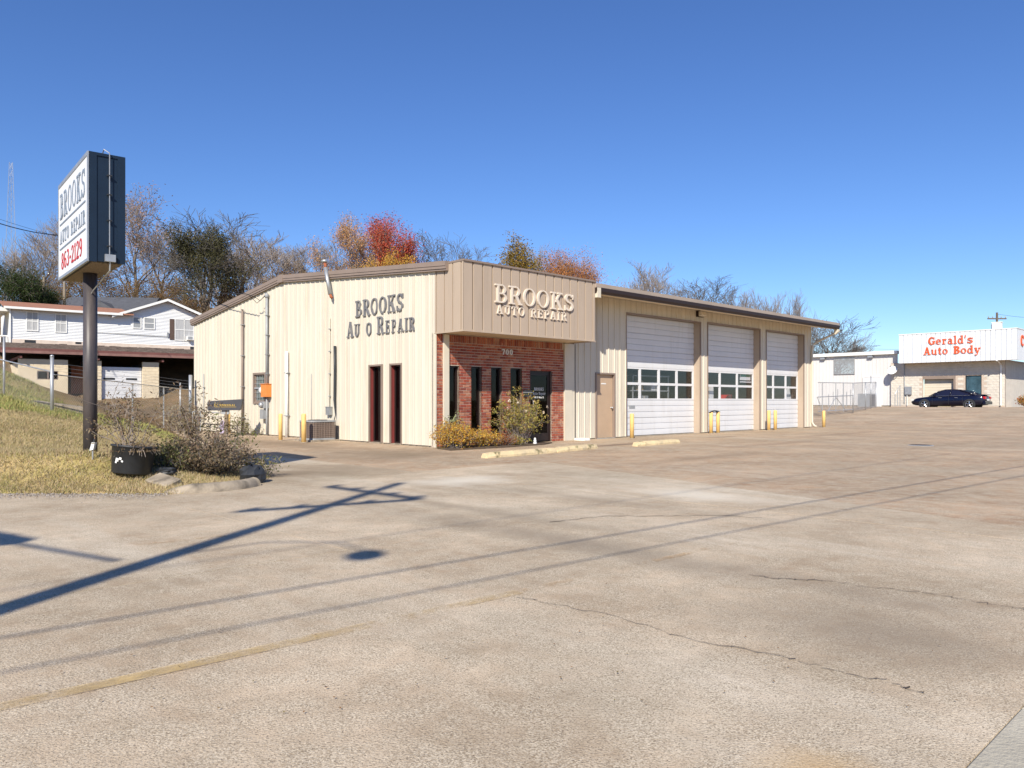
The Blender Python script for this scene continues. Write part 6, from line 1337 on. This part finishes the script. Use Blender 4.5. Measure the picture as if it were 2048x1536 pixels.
# metal shed part
sh_ = MB().box(.3, Y1 - .4, -.4, .4, 24, .02).build('metal_wall', M['conc'], bs); SHM = mat('white_shed_siding', (.64, .62, .60), .5, .05, .6, stretch=(1, 1, .3))
DW = (9.05, 10.55, -.3, 2.45)
siding(sh_, lambda a, z, d: (.28 - d, a, z), Y1 - .45, 24, lambda a: .0, lambda a: 4.30, 'flat', SHM, holes=[DW, (11.3, 13.0, 2.75, 4.05)], name='siding_panel')
MB().box(-.05, Y1 - .5, 4.28, .5, 24, 4.55).build('eave_trim', M['whitep'], bs); MB().add([(-.04, Y1 - .5, 4.555), (-.04, 24, 4.555), (7, 24, 5.0), (7, Y1 - .5, 5.0)], [(0, 1, 2, 3)]).build('roof', M['grey'], bs)
MB().add([(.3, -.0, 4.9), (9, 0, 4.9), (9, 24, 4.9), (.3, 24, 4.9)], [(0, 1, 2, 3)]) 
sd = MB().box(.2, 9.12, -.2, .26, 10.48, 2.4).build('shed_door', M['white'], bs); MB().box(.17, 9.05, -.3, .3, 9.12, 2.45).box(.17, 10.48, -.3, .3, 10.55, 2.45).box(.17, 9.12, 2.4, .3, 10.48, 2.45).build('frame', M['whitep'], sd); MB().box(.12, 10.28, .85, .2, 10.32, 1.1).build('handle', M['black'], sd)
lv = MB().box(.18, 11.25, 2.70, .3, 13.05, 2.76).box(.18, 11.25, 4.04, .3, 13.05, 4.10).box(.18, 11.25, 2.76, .3, 11.31, 4.04).box(.18, 12.99, 2.76, .3, 13.05, 4.04).build('louvre_vent', M['grey'], bs)
for k in range(14): MB().box(.20, 11.32, 2.77 + k * .09, .26, 12.98, 2.84 + k * .09).build('slat', M['grey'], lv)
for y, lab in ((14.0, 'floodlight'), (9.9, 'floodlight')): MB().box(-.0, y - .2, 4.05, .22, y + .2, 4.22).build('floodlight', M['steel'], bs)
# dish, box
o = thing('satellite_dish', 'white satellite dish on the block wall of the body shop', 'satellite dish', GO + Vector((0, 0, 0)), TH)
DM = Matrix.Rotation(R(-58), 3, 'Y') @ Matrix.Rotation(R(0), 3, 'X')
MB().lathe([(0.0, 0), (.20, .02), (.37, .08), (.40, .11), (.36, .10), (.19, .04), (0.0, .02)], 24, (-.45, 7.9, 2.85), M=DM).build('reflector', M['pale'], o, True); MB().tube([(-.02, 7.75, 2.35), (-.3, 7.75, 2.4), (-.42, 7.85, 2.9)], .03, 6).build('mount', M['grey'], o); MB().tube([(-.5, 7.9, 2.6), (-1.0, 7.9, 2.85)], .018, 5).build('feed_arm', M['grey'], o)
o = thing('meter_cabinet', 'grey meter cabinet with conduit on the block wall left of the car', 'electrical box', GO, TH)
MB().box(-.2, 6.55, .9, -.03, 7.05, 1.55).build('box', M['steel'], o); MB().tube([(-.06, 7.12, .2), (-.06, 7.12, 3.4)], .04, 6).build('conduit', M['grey'], o); MB().tube([(-.1, 6.9, 0), (-.1, 6.9, .9)], .03, 6).build('lower_conduit', M['whitep'], o)
shrub('flower_bush', 'low bush of orange flowers at the front of the body shop', 'shrub', GO + Vector((.75, -1.6, 0)), .8, .6, .75, 40, 1500, .06, .6, leafmat('orange_flower', [(.55, .22, .04), (.50, .12, .04), (.30, .28, .08), (.6, .32, .06)]), M['twig'], 33)
# pole and box behind it
o = thing('utility_pole', 'utility pole with crossarm behind the body shop', 'utility pole', (at(1994, 0, 90).x, 90, 1.5))
ztop = CAMZ + (801 - 625) / FPX * 90 - 1.5; MB().tube([(0, 0, 0), (0, 0, ztop)], [.17, .12], 8).build('pole', M['bark'], o); MB().box(-1.1, -.06, ztop - .8, 1.1, .06, ztop - .65).build('crossarm', M['bark'], o); MB().lathe([(.25, 0), (.28, .05), (.28, .8), (.15, .9)], 12, (-.35, 0, ztop - 2.2)).build('transformer', M['grey'], o)
for x in (-1.0, -.5, .5, 1.0): MB().lathe([(.05, 0), (.07, .1), (.03, .22)], 6, (x, 0, ztop - .65)).build('insulator', M['grey'], o)
o = thing('roof_vent', 'white sheet metal stack on the body shop roof', 'vent', GO + Vector((US[0] * .4 + UT[0] * .6, US[1] * .4 + UT[1] * .6, 5.6)), TH); MB().box(-.2, -.3, 0, .2, .3, .75).build('stack', M['whitep'], o); MB().box(-.24, -.34, .75, .24, .34, .80).build('cap', M['whitep'], o)

# ------------------------------------------------------------------ parked car
def sedan(name, lab, loc, rz_, paint):
    o = thing(name, lab, 'car', loc, rz_)
    Lc, Wd = 5.08, .94                       # x forward from rear 0 to front 5.08
    # belt/hood profile and lower edge
    st = [(0.0, .50, .78, .62), (.06, .36, .95, .80), (.25, .28, 1.03, .88), (.8, .24, 1.06, .93), (1.3, .22, 1.04, .94), (2.2, .20, 1.00, .94), (3.1, .20, .97, .94), (3.6, .21, .95, .93), (4.2, .23, .88, .92), (4.7, .26, .80, .86), (4.98, .32, .68, .74), (5.08, .42, .58, .60)]
    b_ = MB(); V = []
    def ring(x, zl, zt, hw): return [(x, -hw * .80, zl), (x, -hw * .97, zl + .10), (x, -hw, (zl + zt) / 2), (x, -hw * .975, zt - .12), (x, -hw * .88, zt - .02), (x, -hw * .5, zt + .015), (x, 0, zt + .025), (x, hw * .5, zt + .015), (x, hw * .88, zt - .02), (x, hw * .975, zt - .12), (x, hw, (zl + zt) / 2), (x, hw * .97, zl + .10), (x, hw * .80, zl)]
    for s_ in st: V += ring(*s_)
    k = 13; n = len(st); b_.add(V, [(i * k + j, i * k + (j + 1) % k, (i + 1) * k + (j + 1) % k, (i + 1) * k + j) for i in range(n - 1) for j in range(k)] + [tuple(range(k))[::-1], tuple((n - 1) * k + j for j in range(k))])
    body = b_.build('body', paint, o, True)
    # greenhouse: glass shell with painted roof and pillars
    gs = [(.70, 1.02, .70, 1.05), (1.15, 1.27, .66, 1.04), (1.65, 1.42, .62, 1.02), (2.2, 1.475, .62, 1.0), (2.7, 1.46, .62, .98), (3.05, 1.36, .64, .97), (3.72, .95, .74, .94)]
    g_ = MB(); V = []
    for x, zr, hr, zb_ in gs: V += [(x, -.86, zb_ - .03), (x, -hr - .02, zr - .04), (x, -hr + .12, zr), (x, hr - .12, zr), (x, hr + .02, zr - .04), (x, .86, zb_ - .03)]
    n = len(gs); g_.add(V, [(i * 6 + j, i * 6 + j + 1, (i + 1) * 6 + j + 1, (i + 1) * 6 + j) for i in range(n - 1) for j in range(5)] + [(0, 1, 2, 3, 4, 5)]); g_.build('windows', mat('car_glass_' + name, (.012, .013, .03), .08, .05, 2, spec=.7) if 'car_glass' not in bpy.data.materials else bpy.data.materials['car_glass'], o, True)
    rfm = MB(); V = []
    for x, zr, hr, zb_ in gs[1:6]: V += [(x, -hr - .03, zr - .035), (x, -hr + .12, zr + .012), (x, 0, zr + .02), (x, hr - .12, zr + .012), (x, hr + .03, zr - .035)]
    rfm.add(V, [(i * 5 + j, i * 5 + j + 1, (i + 1) * 5 + j + 1, (i + 1) * 5 + j) for i in range(4) for j in range(4)]); rfm.build('roof', paint, o, True)
    for sy in (-1, 1):
        for pp, pr_ in (([(3.75, sy * .84, .95), (3.05, sy * .67, 1.345)], .035), ([(2.30, sy * .875, .97), (2.24, sy * .645, 1.44)], .045), ([(.62, sy * .80, 1.02), (1.15, sy * .69, 1.25), (1.65, sy * .65, 1.39)], .06)): MB().tube(pp, pr_, 6).build('pillar', paint, o, True)
        MB().tube([(.95, sy * .885, 1.01), (2.2, sy * .895, .985), (3.55, sy * .875, .95)], .012, 5).build('window_trim', M['chrome'], o)
        MB().cham(3.25, sy * .98 - .09, .96, 3.42, sy * .98 + .09, 1.09, .03).build('mirror', paint, o)
        for x in (1.75, 2.85): MB().box(x, sy * .955 - .012, .82, x + .2, sy * .955 + .012, .855).build('door_handle', M['chrome'], o)
        for x in (1.42, 2.36, 3.46): MB().box(x, sy * .942 - .003, .32, x + .012, sy * .942 + .003, .9).build('door_gap', M['black'], o)
        MB().cham(-.015, sy * .62 - .18, .74, .20, sy * .62 + .18, .92, .03).build('taillight', M['tail'], o); MB().cham(4.82, sy * .62 - .15, .60, 5.06, sy * .62 + .12, .72, .03).build('headlight', M['lamp'], o)
        for x in (.98, 4.03):
            MB().lathe([(.37, -.02), (.40, .0), (.40, .02), (.0, .02)], 22, (x, sy * .925, .345), M=Matrix.Rotation(R(90) * sy * -1, 3, 'X')).build('wheel_arch', M['black'], o)
            wt = MB().lathe([(.24, -.1), (.335, -.09), (.345, -.04), (.345, .05), (.335, .09), (.245, .10), (.235, .08)], 26, (x, sy * .86, .345), M=Matrix.Rotation(R(90) * sy * -1, 3, 'X')).build('wheel', M['tyre'], o, True)
            rm = MB(); rm.lathe([(.245, .085), (.25, .105), (.225, .105), (.215, .07)], 26, (x, sy * .86, .345), M=Matrix.Rotation(R(90) * sy * -1, 3, 'X'))
            for q in range(5):
                a = 2 * math.pi * q / 5 + .3; rm.tube([(x + .04 * math.cos(a), sy * .955, .345 + .04 * math.sin(a)), (x + .225 * math.cos(a), sy * .95, .345 + .225 * math.sin(a))], [.035, .028], 6)
            rm.build('rim', M['chrome'], wt)
    MB().box(-.03, -.26, .62, -.005, .26, .74).build('licence_plate', M['pale'], o); MB().cham(-.06, -.85, .34, .12, .85, .58, .04).build('rear_bumper', paint, o); MB().cham(.0, -.7, 1.03, .30, .7, 1.075, .015).build('boot_lip', paint, o); MB().cham(5.0, -.5, .42, 5.09, .5, .62, .02).build('grille', M['black'], o)
    return o
cs = 51.2; cp = at(1827, 0, 59.9)
car = sedan('parked_car', 'dark navy four door sedan parked along the body shop wall', (35.0, 56.2, float(lotz(50.5)) - .03), R(90) + TH, M['carpaint'])
c2 = copy_tree(car); c2.name = 'car_in_bay'; c2['label'] = 'bright blue car seen through the panes of the farthest bay'; c2.location = W(18.9, 5.75, 0); c2.rotation_euler = (0, 0, TH - R(90))
for ch in c2.children:
    for sl in ch.material_slots:
        if sl.material == M['carpaint']: sl.link = 'OBJECT'; sl.material = M['carblue']

# ------------------------------------------------------------------ poles and wires
def wire(name, lab, p, q, sag, rad=.012, m='wire', group=None):
    p, q = Vector(p), Vector(q); pts = [p.lerp(q, i / 24) - Vector((0, 0, sag * 4 * (i / 24) * (1 - i / 24))) for i in range(25)]
    return tag(MB().tube(pts, rad, 5).build(name, M[m]), lab, 'wire', group)
for u, vt, Y, lab in ((88, 553, 68, 'plain wooden pole left of the slate roof'), (129, 565, 70, 'second plain wooden pole before the slate roof'), (275, 565, 90, 'thin pole above the right end of the slate roof'), (452, 560, 92, 'thin pole above the low end of the shop roof')):
    x = (u - 1024) / FPX * Y; z = gz(x, Y); zt_ = CAMZ + (801 - vt) / FPX * Y; o = thing('wooden_pole', lab, 'utility pole', (x, Y, z - .3)); MB().tube([(0, 0, 0), (0, 0, zt_ - z + .3)], [.16, .12], 8).build('pole', M['polewood'], o); MB().lathe([(.13, 0), (.13, .03), (.05, .08)], 8, (0, 0, zt_ - z + .3)).build('cap', M['grey'], o)
wire('overhead_wire', 'upper thin wire crossing the sky left of the pole sign', at(-60, 418, 60), at(330, 512, 80), .6, .014)
wire('overhead_wire', 'thick cable crossing the sky left of the pole sign', at(-60, 426, 40), at(128, 471, 52), .25, .028); wire('overhead_wire', 'cable running on from the sign towards the service mast', at(128, 471, 52), W(-.75, 9.96, 5.05), 1.0, .016)
wire('overhead_wire', 'thin faint wire between the shop and the body shop', at(1700, 696, 80), at(1990, 690, 90), .3, .012); wire('overhead_wire', 'wire leading right from the pole behind the body shop', at(1994, 628, 90), at(2200, 632, 80), .4, .014)
# utility pole beside the camera whose shadow crosses the lot
KX, KY = math.sin(SUN_AZ) / math.tan(SUN_EL), math.cos(SUN_AZ) / math.tan(SUN_EL)
def lift(u, v, h): Y = FPX * CAMZ / (v - 801); x = (u - 1024) / FPX * Y; return Vector((x - KX * h, Y - KY * h, h))    # point at height h whose shadow falls at ground pixel
HP = 11.2; topp = lift(800, 966, HP); base = Vector((topp.x, topp.y, 0))
o = thing('utility_pole', 'roadside utility pole behind the viewer whose shadow crosses the lot', 'utility pole', base)
MB().tube([(0, 0, -.3), (0, 0, HP)], [.15, .085], 12).build('pole', M['polewood'], o, True)
def arm(u0, v0, u1, v1, h, nm):
    a, c = lift(u0, v0, h) - base, lift(u1, v1, h) - base; mid = (a + c) / 2; a = Vector((a.x - mid.x, a.y - mid.y, h)); c = Vector((c.x - mid.x, c.y - mid.y, h)); MB().tube([a, c], .07, 6).build(nm, M['polewood'], o)
    for f in (.05, .3, .7, .95): p = a.lerp(c, f); MB().lathe([(.05, .05), (.07, .14), (.03, .24)], 8, p).build('insulator', M['grey'], o)
arm(690, 965, 872, 988, 10.3, 'crossarm'); arm(505, 1020, 850, 997, 9.3, 'crossarm')
lh = lift(730, 1110, 7.6) - base; ar = Vector((0, 0, 7.0)); MB().tube([ar, ar.lerp(lh, .3) + Vector((0, 0, .45)), ar.lerp(lh, .7) + Vector((0, 0, .45)), lh + Vector((0, 0, .1))], .014, 6).build('lamp_arm', M['steel'], o)
MB().lathe([(.0, -.10), (.12, -.08), (.17, .0), (.12, .08), (.0, .12)], 14, lh).build('lamp_head', M['grey'], o, True)
for i, (u0, v0, u1, v1, h, rad) in enumerate([(0, 1275, 2048, 932, 5.7, .014), (0, 1345, 2048, 951, 5.4, .011), (700, 1080, 2048, 886, 9.2, .009)]):
    p, q = lift(u0, v0, h), lift(u1, v1, h); d = (q - p).normalized()
    wire('overhead_wire', ['thick roadside cable', 'thinner roadside cable beside the thick one', 'roadside power line', 'second roadside power line'][i] + ' whose shadow crosses the lot', p - d * 30, q + d * 40, .0, rad)
sp = lift(-10, 1076, 6.4); se = lift(235, 1122, 5.9); wire('overhead_wire', 'short service drop by the roadside pole with its shadow at the left edge', sp + (sp - se) * 4, base + Vector((.1, .1, 6.2)) if False else se, .05, .03)
o = thing('added_shadow_case', 'unseen black case added on the service drop to cast a shadow patch', 'shadow caster', sp); d = (se - sp).normalized(); MB().tube([-d * .45, -d * .38, d * .38, d * .45], [.06, .13, .13, .06], 10).build('shell', M['black'], o, True); MB().tube([-d * .05, d * .05], .14, 10).build('band', M['grey'], o)  # unseen case added for the dark shadow patch at the left edge
